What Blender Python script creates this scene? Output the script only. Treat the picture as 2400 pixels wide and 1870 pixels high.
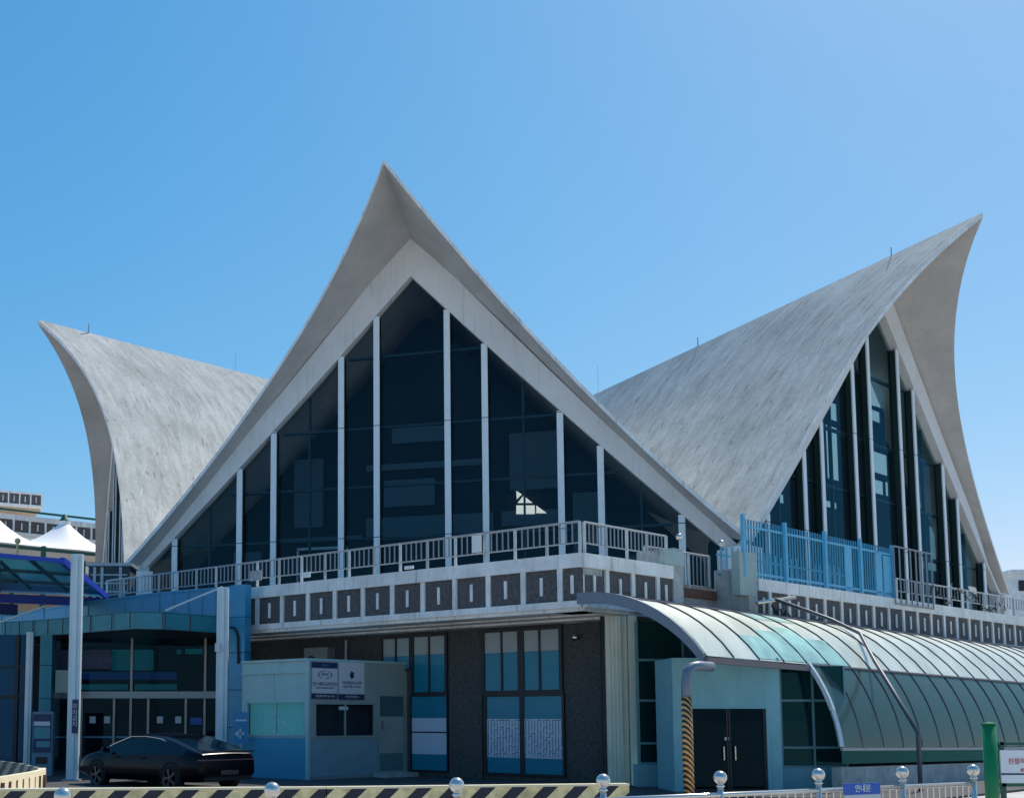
import bpy, math, random
from mathutils import Vector, Matrix
random.seed(4)
for o in list(bpy.data.objects): bpy.data.objects.remove(o)
S = bpy.context.scene
COL = S.collection
R = math.radians
# ------------------------------------------------------------------ camera
F, YH, TH, PPX, EYE = 2700.0, 1686.0, 0.0958, 830.0, 1.6   # focal length / horizon / pitch in photo pixels
PY = YH - F*math.tan(TH)
cam = bpy.data.cameras.new('camera'); camo = bpy.data.objects.new('camera', cam); COL.objects.link(camo)
camo.location = (0, 0, EYE); camo.rotation_euler = (math.pi/2+TH, 0, 0)
cam.sensor_width = 36; cam.lens = F/2400*36
cam.shift_x = (1200-PPX)/2400; cam.shift_y = (PY-935)/2400
cam.clip_end = 6000; cam.clip_start = 0.1
S.camera = camo
# ------------------------------------------------------------------ sky and sun
SUN_AZ, SUN_EL = 38.0, 54.0      # degrees right of the view axis (+Y), above horizon
w = bpy.data.worlds.new("World"); S.world = w; w.use_nodes = True
nt = w.node_tree; bg = nt.nodes['Background']
sky = nt.nodes.new('ShaderNodeTexSky'); sky.sky_type = 'NISHITA'; sky.sun_disc = False
sky.sun_elevation = R(SUN_EL); sky.sun_rotation = R(SUN_AZ); sky.air_density = 1.0; sky.dust_density = 0.6; sky.ozone_density = 3.0
# the sky seen in the photograph is a deeper azure than clear-air Nishita: grade its three channels
sc0 = nt.nodes.new('ShaderNodeVectorMath'); sc0.operation = 'SCALE'; sc0.inputs['Scale'].default_value = 0.1; nt.links.new(sky.outputs[0], sc0.inputs[0])
sep = nt.nodes.new('ShaderNodeSeparateXYZ'); nt.links.new(sc0.outputs[0], sep.inputs[0]); com = nt.nodes.new('ShaderNodeCombineXYZ')
for ch, (pw, kk) in enumerate(((1.6, 1.68), (.80, 1.02), (.5, 1.05))):
    p_ = nt.nodes.new('ShaderNodeMath'); p_.operation = 'POWER'; p_.inputs[1].default_value = pw; nt.links.new(sep.outputs[ch], p_.inputs[0])
    q_ = nt.nodes.new('ShaderNodeMath'); q_.operation = 'MULTIPLY'; q_.inputs[1].default_value = kk*10; nt.links.new(p_.outputs[0], q_.inputs[0]); nt.links.new(q_.outputs[0], com.inputs[ch])
nt.links.new(com.outputs[0], bg.inputs[0]); bg.inputs[1].default_value = 0.1
sl = bpy.data.lights.new('sun', 'SUN'); sl.energy = 5.0; sl.angle = R(0.5); sl.color = (1, .93, .82)
slo = bpy.data.objects.new('sun', sl); COL.objects.link(slo)
sd = Vector((math.sin(R(SUN_AZ))*math.cos(R(SUN_EL)), math.cos(R(SUN_AZ))*math.cos(R(SUN_EL)), math.sin(R(SUN_EL))))
slo.rotation_euler = sd.to_track_quat('Z', 'Y').to_euler(); slo.location = (30, 60, 60)
S.view_settings.view_transform = 'Standard'; S.view_settings.look = 'None'; S.view_settings.gamma = 1
S.view_settings.exposure = 0.0
S.render.engine = 'CYCLES'

# ------------------------------------------------------------------ helpers
def ray(px, py):
    a = (px-PPX)/F; b = (PY-py)/F
    return Vector((a, math.cos(TH)-b*math.sin(TH), math.sin(TH)+b*math.cos(TH)))
def at(px, py, Y):
    d = ray(px, py); return Vector((0, 0, EYE)) + d*(Y/d.y)
def base_matrix(p):      # meshes hold world coordinates, so only an Empty parent needs undoing
    return Matrix.Translation(p.location) @ Matrix.Rotation(p.rotation_euler.z, 4, 'Z') if p.type == 'EMPTY' else Matrix.Identity(4)
class Pl:
    """a vertical plane through A along u, n pointing at the camera"""
    def __init__(s, A, u):
        s.A = Vector((A[0], A[1])); s.u = Vector((u[0], u[1])).normalized()
        n = Vector((-s.u.y, s.u.x)); s.n = n if n.dot(s.A) < 0 else -n
    def p(s, t, z, off=0.0):
        q = s.A + s.u*t + s.n*off; return Vector((q.x, q.y, z))
    def hit(s, px, py, off=0.0):
        d = ray(px, py); A = s.A + s.n*off
        k = A.dot(s.n)/Vector((d.x, d.y)).dot(s.n)
        q = Vector((d.x*k, d.y*k)); return (q-A).dot(s.u), EYE+d.z*k
class MB:
    def __init__(s): s.v = []; s.f = []; s.m = []; s.uv = None
    def quad(s, a, b, c, d, mi=0):
        i = len(s.v); s.v += [a, b, c, d]; s.f.append((i, i+1, i+2, i+3)); s.m.append(mi); return s
    def hexa(s, P, mi=0):
        i = len(s.v); s.v += P
        for f in ((0,3,2,1),(4,5,6,7),(0,1,5,4),(1,2,6,5),(2,3,7,6),(3,0,4,7)):
            s.f.append(tuple(i+k for k in f)); s.m.append(mi)
        return s
    def box(s, x0, x1, y0, y1, z0, z1, mi=0):
        V = Vector
        return s.hexa([V((x0,y0,z0)),V((x1,y0,z0)),V((x1,y1,z0)),V((x0,y1,z0)),V((x0,y0,z1)),V((x1,y0,z1)),V((x1,y1,z1)),V((x0,y1,z1))], mi)
    def slab(s, pl, s0, s1, z0, z1, o0, o1, mi=0):
        """box on a plane: along s0..s1, height z0..z1, offset o0..o1 towards the camera"""
        return s.hexa([pl.p(s0,z0,o0),pl.p(s1,z0,o0),pl.p(s1,z0,o1),pl.p(s0,z0,o1),pl.p(s0,z1,o0),pl.p(s1,z1,o0),pl.p(s1,z1,o1),pl.p(s0,z1,o1)], mi)
    def poly(s, pts, ex, mi=0):
        """polygon extruded by vector ex"""
        i = len(s.v); n = len(pts); ex = Vector(ex); s.v += [Vector(p) for p in pts] + [Vector(p)+ex for p in pts]
        s.f.append(tuple(range(i, i+n))); s.m.append(mi); s.f.append(tuple(i+n+k for k in reversed(range(n)))); s.m.append(mi)
        for k in range(n):
            s.f.append((i+k, i+n+k, i+n+(k+1) % n, i+(k+1) % n)); s.m.append(mi)
        return s
    def bar(s, a, b, wx, wy, mi=0, up=(0,0,1)):
        """rectangular bar from a to b"""
        a = Vector(a); b = Vector(b); d = (b-a).normalized(); up = Vector(up)
        if abs(d.dot(up)) > .95: up = Vector((0,1,0))
        x = d.cross(up).normalized()*wx/2; y = x.cross(d).normalized()*wy/2
        return s.hexa([a-x-y, a+x-y, a+x+y, a-x+y, b-x-y, b+x-y, b+x+y, b-x+y], mi)
    def tube(s, path, r, n=8, mi=0, cap=True):
        path = [Vector(p) for p in path]; rr = r if isinstance(r, (list, tuple)) else [r]*len(path)
        base = len(s.v); prev = None
        for k, p in enumerate(path):
            d = (path[min(k+1, len(path)-1)]-path[max(k-1, 0)]).normalized()
            if prev is None:
                up = Vector((0,0,1)) if abs(d.z) < .9 else Vector((1,0,0)); x = d.cross(up).normalized()
            else: x = (prev-d*prev.dot(d)).normalized()
            prev = x; y = d.cross(x)
            for j in range(n):
                a = 2*math.pi*j/n; s.v.append(p+(x*math.cos(a)+y*math.sin(a))*rr[k])
        for k in range(len(path)-1):
            for j in range(n):
                s.f.append((base+k*n+j, base+k*n+(j+1) % n, base+(k+1)*n+(j+1) % n, base+(k+1)*n+j)); s.m.append(mi)
        if cap:
            s.f.append(tuple(base+j for j in reversed(range(n)))); s.m.append(mi)
            s.f.append(tuple(base+(len(path)-1)*n+j for j in range(n))); s.m.append(mi)
        return s
    def lathe(s, c, prof, n=20, mi=0, axis=None):
        c = Vector(c); ax = Vector(axis).normalized() if axis else Vector((0,0,1))
        x = ax.orthogonal().normalized(); y = ax.cross(x); base = len(s.v)
        for r, z in prof:
            for j in range(n):
                a = 2*math.pi*j/n; s.v.append(c+ax*z+(x*math.cos(a)+y*math.sin(a))*max(r, 1e-4))
        for k in range(len(prof)-1):
            for j in range(n):
                s.f.append((base+k*n+j, base+k*n+(j+1) % n, base+(k+1)*n+(j+1) % n, base+(k+1)*n+j)); s.m.append(mi)
        return s
    def ball(s, c, r, n=20, m=12):
        return s.lathe(c, [(r*math.sin(math.pi*k/m), -r*math.cos(math.pi*k/m)) for k in range(m+1)], n)
    def grid(s, G, mi=0, uv=False):
        b = len(s.v); nr = len(G); nc = len(G[0])
        for row in G: s.v += [Vector(p) for p in row]
        for i in range(nr-1):
            for j in range(nc-1):
                s.f.append((b+i*nc+j, b+i*nc+j+1, b+(i+1)*nc+j+1, b+(i+1)*nc+j)); s.m.append(mi)
        return s
    def build(s, name, mats, parent=None, smooth=False, flip=False):
        me = bpy.data.meshes.new(name)
        me.from_pydata([tuple(v) for v in s.v], [], s.f)
        if not isinstance(mats, (list, tuple)): mats = [mats]
        for m in mats: me.materials.append(m)
        me.polygons.foreach_set('material_index', s.m)
        if smooth: me.polygons.foreach_set('use_smooth', [True]*len(me.polygons))
        if s.uv:
            ul = me.uv_layers.new(name='UVMap')
            for li, l in enumerate(me.loops): ul.data[li].uv = s.uv[l.vertex_index]
        import bmesh
        bm = bmesh.new(); bm.from_mesh(me); bmesh.ops.recalc_face_normals(bm, faces=bm.faces); bm.to_mesh(me); bm.free()
        me.update()
        o = bpy.data.objects.new(name, me); COL.objects.link(o)
        if parent:
            o.parent = parent
            pi = base_matrix(parent)
            o.matrix_parent_inverse = pi.inverted()
        return o
def tag(o, label=None, cat=None, group=None, kind=None):
    if label: o['label'] = label
    if cat: o['category'] = cat
    if group: o['group'] = group
    if kind: o['kind'] = kind
    return o
def thing(name, label, cat, loc=(0,0,0), group=None, rz=0):
    o = bpy.data.objects.new(name, None); COL.objects.link(o); o.location = loc; o.rotation_euler.z = rz
    o.empty_display_size = .3
    return tag(o, label, cat, group)
def copy_tree(o, parent=None):
    c = o.copy(); COL.objects.link(c)
    if parent: c.parent = parent
    for ch in list(o.children): copy_tree(ch, c)
    return c
def text(name, body, mat, parent, origin, xdir, size, align='CENTER', ex=.004, up=(0,0,1)):
    cu = bpy.data.curves.new(name, 'FONT'); cu.body = body; cu.size = size; cu.align_x = align; cu.align_y = 'CENTER'; cu.extrude = ex
    tmp = bpy.data.objects.new(name, cu); COL.objects.link(tmp)
    bpy.context.view_layer.update()
    me = bpy.data.meshes.new_from_object(tmp.evaluated_get(bpy.context.evaluated_depsgraph_get()))
    COL.objects.unlink(tmp); bpy.data.objects.remove(tmp)
    x = Vector((xdir[0], xdir[1], 0)).normalized(); u = Vector(up); n = x.cross(u)
    M = Matrix.Translation(Vector(origin)) @ Matrix((x, u, n)).transposed().to_4x4()
    me.transform(M); me.materials.clear(); me.materials.append(mat)
    o = bpy.data.objects.new(name, me); COL.objects.link(o)
    if parent:
        o.parent = parent; o.matrix_parent_inverse = base_matrix(parent).inverted()
    return o

# ------------------------------------------------------------------ materials
def emis(name, col, st):
    m = bpy.data.materials.new(name); m.use_nodes = True; b = m.node_tree.nodes['Principled BSDF']
    b.inputs['Base Color'].default_value = (*col, 1); b.inputs['Emission Color'].default_value = (*col, 1); b.inputs['Emission Strength'].default_value = st; return m
def mat(name, col, rough=.6, metal=0, var=0.0, vs=3.0, bump=0.0, bs=40, spec=.5, coat=0, streak=0.0):
    m = bpy.data.materials.new(name); m.use_nodes = True; t = m.node_tree; b = t.nodes['Principled BSDF']
    b.inputs['Base Color'].default_value = (*col, 1); b.inputs['Roughness'].default_value = rough; b.inputs['Metallic'].default_value = metal
    b.inputs['Specular IOR Level'].default_value = spec; b.inputs['Coat Weight'].default_value = coat
    tc = t.nodes.new('ShaderNodeTexCoord')
    if var:
        n = t.nodes.new('ShaderNodeTexNoise'); n.inputs['Scale'].default_value = vs; n.inputs['Detail'].default_value = 8; n.inputs['Roughness'].default_value = .65
        t.links.new(tc.outputs['Object'], n.inputs[0])
        r = t.nodes.new('ShaderNodeValToRGB'); r.color_ramp.elements[0].position = .32; r.color_ramp.elements[1].position = .68
        r.color_ramp.elements[0].color = (*[c*(1-var) for c in col], 1); r.color_ramp.elements[1].color = (*[min(1, c*(1+var*.6)) for c in col], 1)
        t.links.new(n.outputs[0], r.inputs[0]); src = r.outputs[0]
        if streak:
            mp = t.nodes.new('ShaderNodeMapping'); mp.inputs['Scale'].default_value = (9, 9, .5); t.links.new(tc.outputs['Object'], mp.inputs[0])
            n2 = t.nodes.new('ShaderNodeTexNoise'); n2.inputs['Scale'].default_value = 1; n2.inputs['Detail'].default_value = 6; t.links.new(mp.outputs[0], n2.inputs[0])
            r2 = t.nodes.new('ShaderNodeValToRGB'); r2.color_ramp.elements[0].position = .55; r2.color_ramp.elements[1].position = .75
            r2.color_ramp.elements[0].color = (1,1,1,1); r2.color_ramp.elements[1].color = (1-streak, 1-streak, 1-streak*1.1, 1)
            t.links.new(n2.outputs[0], r2.inputs[0])
            mx = t.nodes.new('ShaderNodeMix'); mx.data_type = 'RGBA'; mx.blend_type = 'MULTIPLY'; mx.inputs[0].default_value = 1
            t.links.new(src, mx.inputs[6]); t.links.new(r2.outputs[0], mx.inputs[7]); src = mx.outputs[2]
        t.links.new(src, b.inputs['Base Color'])
    if bump:
        n = t.nodes.new('ShaderNodeTexNoise'); n.inputs['Scale'].default_value = bs; n.inputs['Detail'].default_value = 6
        t.links.new(tc.outputs['Object'], n.inputs[0])
        bp = t.nodes.new('ShaderNodeBump'); bp.inputs['Strength'].default_value = bump; bp.inputs['Distance'].default_value = .02
        t.links.new(n.outputs[0], bp.inputs['Height']); t.links.new(bp.outputs[0], b.inputs['Normal'])
    return m
def glass(name, tint, ior=1.5, rough=.02, opac=0.0, body=(.01,.02,.03), refl=(.9,.95,1)):
    m = bpy.data.materials.new(name); m.use_nodes = True; t = m.node_tree; t.nodes.remove(t.nodes['Principled BSDF'])
    out = t.nodes['Material Output']; tr = t.nodes.new('ShaderNodeBsdfTransparent'); tr.inputs[0].default_value = (*tint, 1)
    gl = t.nodes.new('ShaderNodeBsdfGlossy'); gl.inputs['Roughness'].default_value = rough; gl.inputs[0].default_value = (*refl, 1)
    fr = t.nodes.new('ShaderNodeFresnel')
    ge = t.nodes.new('ShaderNodeNewGeometry'); e1 = t.nodes.new('ShaderNodeMath'); e1.operation = 'MULTIPLY_ADD'; e1.inputs[1].default_value = -2; e1.inputs[2].default_value = 1
    t.links.new(ge.outputs['Backfacing'], e1.inputs[0]); e2 = t.nodes.new('ShaderNodeMath'); e2.operation = 'POWER'; e2.inputs[0].default_value = ior
    t.links.new(e1.outputs[0], e2.inputs[1]); t.links.new(e2.outputs[0], fr.inputs[0])   # same reflectance from either side of a thin pane
    tc = t.nodes.new('ShaderNodeTexCoord'); nz = t.nodes.new('ShaderNodeTexNoise'); nz.inputs['Scale'].default_value = .7
    bp = t.nodes.new('ShaderNodeBump'); bp.inputs['Strength'].default_value = .06; bp.inputs['Distance'].default_value = .05
    t.links.new(tc.outputs['Object'], nz.inputs[0]); t.links.new(nz.outputs[0], bp.inputs['Height']); t.links.new(bp.outputs[0], gl.inputs['Normal'])
    df = t.nodes.new('ShaderNodeBsdfDiffuse'); df.inputs[0].default_value = (*body, 1)
    m0 = t.nodes.new('ShaderNodeMixShader'); m0.inputs[0].default_value = opac; t.links.new(tr.outputs[0], m0.inputs[1]); t.links.new(df.outputs[0], m0.inputs[2])
    mx = t.nodes.new('ShaderNodeMixShader'); t.links.new(fr.outputs[0], mx.inputs[0]); t.links.new(m0.outputs[0], mx.inputs[1]); t.links.new(gl.outputs[0], mx.inputs[2])
    t.links.new(mx.outputs[0], out.inputs[0]); return m
def stripes(name, c1, c2, du, per, slope=1.0, duty=.5, wear=True, rough=.5, thin=None):
    """diagonal stripes: coordinate = position . du + slope * z"""
    m = bpy.data.materials.new(name); m.use_nodes = True; t = m.node_tree; b = t.nodes['Principled BSDF']; b.inputs['Roughness'].default_value = rough
    tc = t.nodes.new('ShaderNodeTexCoord'); dt = t.nodes.new('ShaderNodeVectorMath'); dt.operation = 'DOT_PRODUCT'
    t.links.new(tc.outputs['Object'], dt.inputs[0]); dt.inputs[1].default_value = (du[0]/per, du[1]/per, slope/per)
    fr = t.nodes.new('ShaderNodeMath'); fr.operation = 'FRACT'; t.links.new(dt.outputs['Value'], fr.inputs[0])
    gt = t.nodes.new('ShaderNodeMath'); gt.operation = 'GREATER_THAN'; gt.inputs[1].default_value = duty; t.links.new(fr.outputs[0], gt.inputs[0])
    mx = t.nodes.new('ShaderNodeMix'); mx.data_type = 'RGBA'; t.links.new(gt.outputs[0], mx.inputs[0]); mx.inputs[6].default_value = (*c1, 1); mx.inputs[7].default_value = (*c2, 1)
    n = t.nodes.new('ShaderNodeTexNoise'); n.inputs['Scale'].default_value = 7; n.inputs['Detail'].default_value = 10; t.links.new(tc.outputs['Object'], n.inputs[0])
    r = t.nodes.new('ShaderNodeValToRGB'); r.color_ramp.elements[0].position = .3; r.color_ramp.elements[0].color = (.6,.58,.55,1); r.color_ramp.elements[1].position = .6; r.color_ramp.elements[1].color = (1,1,1,1)
    t.links.new(n.outputs[0], r.inputs[0]); m2 = t.nodes.new('ShaderNodeMix'); m2.data_type = 'RGBA'; m2.blend_type = 'MULTIPLY'; m2.inputs[0].default_value = 1
    t.links.new(mx.outputs[2], m2.inputs[6]); t.links.new(r.outputs[0], m2.inputs[7]); t.links.new(m2.outputs[2], b.inputs['Base Color']); return m

def roof_material():
    m = bpy.data.materials.new('weathered_roof_membrane'); m.use_nodes = True; t = m.node_tree; b = t.nodes['Principled BSDF']; b.inputs['Roughness'].default_value = .75
    b.inputs['Specular IOR Level'].default_value = .3
    uv = t.nodes.new('ShaderNodeUVMap'); tc = t.nodes.new('ShaderNodeTexCoord')
    def noise(src, scale, sc, det=8, rough=.6, rot=0):
        mp = t.nodes.new('ShaderNodeMapping'); mp.inputs['Scale'].default_value = sc; mp.inputs['Rotation'].default_value = (0, 0, rot); t.links.new(src, mp.inputs[0])
        n = t.nodes.new('ShaderNodeTexNoise'); n.inputs['Scale'].default_value = scale; n.inputs['Detail'].default_value = det; n.inputs['Roughness'].default_value = rough
        t.links.new(mp.outputs[0], n.inputs[0]); return n.outputs[0]
    def ramp(src, p0, c0, p1, c1):
        r = t.nodes.new('ShaderNodeValToRGB'); r.color_ramp.elements[0].position = p0; r.color_ramp.elements[1].position = p1
        r.color_ramp.elements[0].color = (*c0, 1); r.color_ramp.elements[1].color = (*c1, 1); t.links.new(src, r.inputs[0]); return r.outputs[0]
    def mul(a, bb, f=1):
        x = t.nodes.new('ShaderNodeMix'); x.data_type = 'RGBA'; x.blend_type = 'MULTIPLY'; x.inputs[0].default_value = f
        t.links.new(a, x.inputs[6]); t.links.new(bb, x.inputs[7]); return x.outputs[2]
    base = ramp(noise(tc.outputs['Object'], .35, (1,1,1)), .3, (.41,.42,.39), .7, (.60,.60,.555))
    st = ramp(noise(uv.outputs[0], 1, (2.3, .30, 1), 12, .72, .25), .44, (1.05,1.05,1.05), .72, (.62,.63,.63))
    sc = ramp(noise(uv.outputs[0], 1, (4.2, .62, 1), 5, .62, -.15), .60, (1,1,1), .68, (.46,.48,.49))
    fine = ramp(noise(tc.outputs['Object'], 5, (1,1,1), 10, .75), .3, (.80,.80,.80), .7, (1.1,1.1,1.1))
    c = mul(mul(mul(base, st), sc), fine); t.links.new(c, b.inputs['Base Color'])
    bp = t.nodes.new('ShaderNodeBump'); bp.inputs['Strength'].default_value = .35; bp.inputs['Distance'].default_value = .08
    t.links.new(noise(uv.outputs[0], 1, (2.0, .5, 1), 8, .6, .2), bp.inputs['Height']); t.links.new(bp.outputs[0], b.inputs['Normal'])
    return m

M = dict(
 roof=roof_material(),
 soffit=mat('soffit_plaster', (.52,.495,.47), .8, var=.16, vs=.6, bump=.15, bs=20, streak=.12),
 white=mat('painted_concrete', (.80,.79,.75), .7, var=.2, vs=1.2, streak=.4),
 fascia=mat('fascia_concrete', (.72,.70,.67), .75, var=.10, vs=.5, streak=.18),
 mull=mat('mullion_aluminium', (.74,.79,.78), .4, .0, var=.06),
 gg=glass('gable_glass', (.60,.68,.70), refl=(.07,.30,.42)),
 dglass=glass('dark_entry_glass', (.22,.36,.44), opac=.05, refl=(.10,.26,.36)),
 green=glass('green_glass', (.05,.13,.13), opac=.75, body=(.003,.035,.04), refl=(.15,.5,.5)),
 frame=mat('black_frame', (.012,.013,.016), .5),
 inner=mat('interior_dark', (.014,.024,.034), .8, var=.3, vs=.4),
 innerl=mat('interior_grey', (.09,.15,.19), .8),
 granite=mat('rough_granite_render', (.075,.078,.076), .9, var=.5, vs=14, bump=.6, bs=60),
 panel=mat('dark_pebble_panel', (.11,.105,.105), .9, var=.45, vs=12, bump=.6, bs=60),
 rail=mat('galvanised_rail', (.36,.38,.39), .45, .2, var=.15, vs=6),
 postw=mat('weathered_white_post', (.55,.58,.57), .6, var=.15, vs=5),
 bal=mat('dull_steel_baluster', (.24,.25,.27), .5, .3),
 fin=mat('dark_green_fin', (.012,.035,.032), .45), trans=mat('dark_transom', (.03,.065,.085), .6),
 arch=mat('grey_blue_arch', (.14,.18,.22), .45, .1),
 picket=mat('deep_blue_picket', (.03,.24,.38), .55, var=.15, vs=4),
 steel=mat('stainless_steel', (.66,.62,.56), .2, .75, var=.04, vs=9),
 blueclad=mat('blue_metal_cladding', (.035,.25,.42), .32, .15, var=.12, vs=.8),
 tealclad=mat('teal_metal_cladding', (.03,.22,.28), .35, .15, var=.15, vs=.8),
 bluebeam=mat('royal_blue_paint', (.01,.05,.42), .4),
 whitepost=mat('pale_steel_post', (.58,.68,.70), .4, .05, var=.08, vs=2, streak=.15),
 teal=mat('teal_wall_panel', (.18,.40,.44), .6, var=.1, vs=2, streak=.15),
 asphalt=mat('asphalt', (.05,.05,.052), .9, var=.3, vs=3, bump=.5, bs=50),
bounce=mat('pale_bounce_ground', (.47,.45,.42), .9, var=.25, vs=.6, bump=.3, bs=40),  # unseen forecourt made pale to bounce sunlight onto the facades
 pave=mat('dark_asphalt', (.055,.055,.058), .9, var=.25, vs=4),
 brick=mat('brown_brick', (.17,.085,.06), .9, var=.3, vs=8),
 concrete=mat('grey_concrete', (.42,.43,.41), .85, var=.3, vs=2.5, bump=.3, bs=20, streak=.3),
 bluefence=mat('sky_blue_paint', (.10,.42,.62), .5, var=.12, vs=3),
 blindg=mat('grey_blind', (.52,.49,.47), .9, var=.05), blue=mat('blue_film', (.005,.24,.36), .35, var=.06, vs=1),
 whitef=mat('white_film', (.74,.74,.84), .5),
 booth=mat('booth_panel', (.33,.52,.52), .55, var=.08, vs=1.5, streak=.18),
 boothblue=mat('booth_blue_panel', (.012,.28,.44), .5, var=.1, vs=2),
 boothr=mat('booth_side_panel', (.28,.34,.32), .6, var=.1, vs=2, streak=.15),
 carb=mat('black_car_paint', (.0012,.0018,.006), .2, .0, spec=.16), tyre=mat('tyre_rubber', (.012,.012,.012), .9), rim=mat('alloy_rim', (.10,.10,.11), .3, .9),
 carg=mat('car_glass', (.002,.004,.008), .08, 0, spec=.3),
 red=mat('tail_light_red', (.10,.06,.07), .3), chrome=mat('chrome', (.6,.6,.62), .15, 1),
 signw=mat('sign_white', (.55,.57,.60), .5), signd=mat('sign_navy', (.012,.03,.09), .5), ink=mat('sign_ink', (.02,.05,.11), .6),
 signb=mat('sign_blue', (.01,.10,.42), .45), redink=mat('red_ink', (.55,.08,.10), .6), white2=mat('white_plastic', (.78,.78,.76), .5, var=.05),
 tent=mat('white_tent_membrane', (.82,.82,.82), .6, var=.03), dgreen=mat('dark_green_steel', (.008,.09,.065), .45), green2=mat('bright_green_post', (.005,.20,.06), .4, var=.15, vs=4),
 tan=mat('tan_render', (.50,.36,.24), .8, var=.1), yellowp=mat('yellow_pole', (.6,.5,.25), .5),
 cream=mat('cream_pilaster', (.72,.74,.62), .7, var=.1, vs=1.5, streak=.25),
 ac=mat('air_conditioner', (.30,.29,.27), .6), black=mat('black_rubber', (.01,.01,.012), .6),
 leaf=mat('leaf', (.05,.10,.03), .8),
)
M['lit'] = emis('pale_glow', (1, .95, .85), .8)
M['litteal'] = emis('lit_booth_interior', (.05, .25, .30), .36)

# ------------------------------------------------------------------ ground
GZ = -.2
tag(MB().quad(Vector((-3000,-3000,GZ)), Vector((3000,-3000,GZ)), Vector((3000,3000,GZ)), Vector((-3000,3000,GZ))).build('ground', M['bounce']), kind='structure')
Q = [(-30,26.5),(-9,26.5),(-1.5,26.5),(5,26.5),(8.5,26.5),(13,26),(30,41),(30,60),(-30,60)]
tag(MB().poly([Vector((x,y,GZ+.004)) for x, y in Q], (0,0,.05)).build('pavement', M['pave']), kind='structure')

# ------------------------------------------------------------------ the star-shaped terminal
C2 = Vector((9.7, 75.8)); ZC = 20.3
term = thing('terminal_building', 'pale terminal with pointed concave shell roofs and dark glazed gables above a granite ground floor', 'building', (9.7, 75.8, 0))
_am = [1.78, 2.857, 3.935]
LOB = [(-14.091,67.853,-1.283), (2.63,51.5,-.284), (26.188,55.647,.724)] + [(C2.x+25.3*math.sin(a), C2.y-25.3*math.cos(a), a) for a in _am]
SP = 14.238
def edge(l, sg, b):
    X, Y, a = l; o = 4.935*(1-b)*math.exp(-2.65*b)+.69*b; h = 25.241-17.322*b-.433*b*b+1.504*b**3; s = sg*SP*b
    return Vector((X+s*math.cos(a)+o*math.sin(a), Y+s*math.sin(a)-o*math.cos(a), h))
tips = []
for i in range(6):
    a = edge(LOB[i], 1, 1); b = edge(LOB[(i+1) % 6], -1, 1); tips.append((a+b)/2)
NB, NU = 26, 26
top = MB(); top.uv = []; low = MB(); rim = MB()
for i, l in enumerate(LOB):
    for sg in (-1, 1):
        T = tips[i] if sg > 0 else tips[i-1]; e1 = edge(l, sg, 1)
        G = []; H = []
        for iu in range(NU+1):
            u = iu/NU; u = u**.8; row = []; rw = []
            for ib in range(NB+1):
                b = ib/NB; E = edge(l, sg, b) + (T-e1)*b**3
                q = C2 + (Vector((E.x, E.y))-C2)*u
                z = ZC + u*(E.z-ZC) - 1.6*u*(1-u)*4*b*(1-b)
                row.append(Vector((q.x, q.y, z)))
                th = .22 + .5*min(1, (1-u)/.16)
                rw.append(Vector((q.x, q.y, z-th)))
                top.uv.append((u*30+i*61+sg*13, b*17*max(u, .1)*1.6))
            G.append(row); H.append(rw)
        top.grid(G); low.grid(H)
        g1 = G[-1]; h1 = H[-1]
        for k in range(NB): rim.quad(g1[k], g1[k+1], h1[k+1], h1[k])
shell = top.build('roof_shell', M['roof'], term, smooth=True)
shell['label'] = 'streaked grey roofing over the pointed lobes'
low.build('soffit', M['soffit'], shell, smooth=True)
rim.build('roof_edge', M['white'], shell)
# lightning rods on the ridges
def ridge(l, u):
    E = edge(l, 1, 0); q = C2+(Vector((E.x, E.y))-C2)*u; return Vector((q.x, q.y, ZC+u*(E.z-ZC)))
for l, u, h, r in ((LOB[0], .90, .55, .10), (LOB[0], .60, 1.1, .03), (LOB[2], .50, .5, .10), (LOB[2], .86, .4, .08), (LOB[2], .27, 1.7, .03)):
    p = ridge(l, u); MB().tube([p-Vector((0,0,.1)), p+Vector((0,0,h*.45)), p+Vector((0,0,h))], [r*.35, r*.35, r*.3], 6).build('lightning_rod', M['rail'], term)
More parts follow.
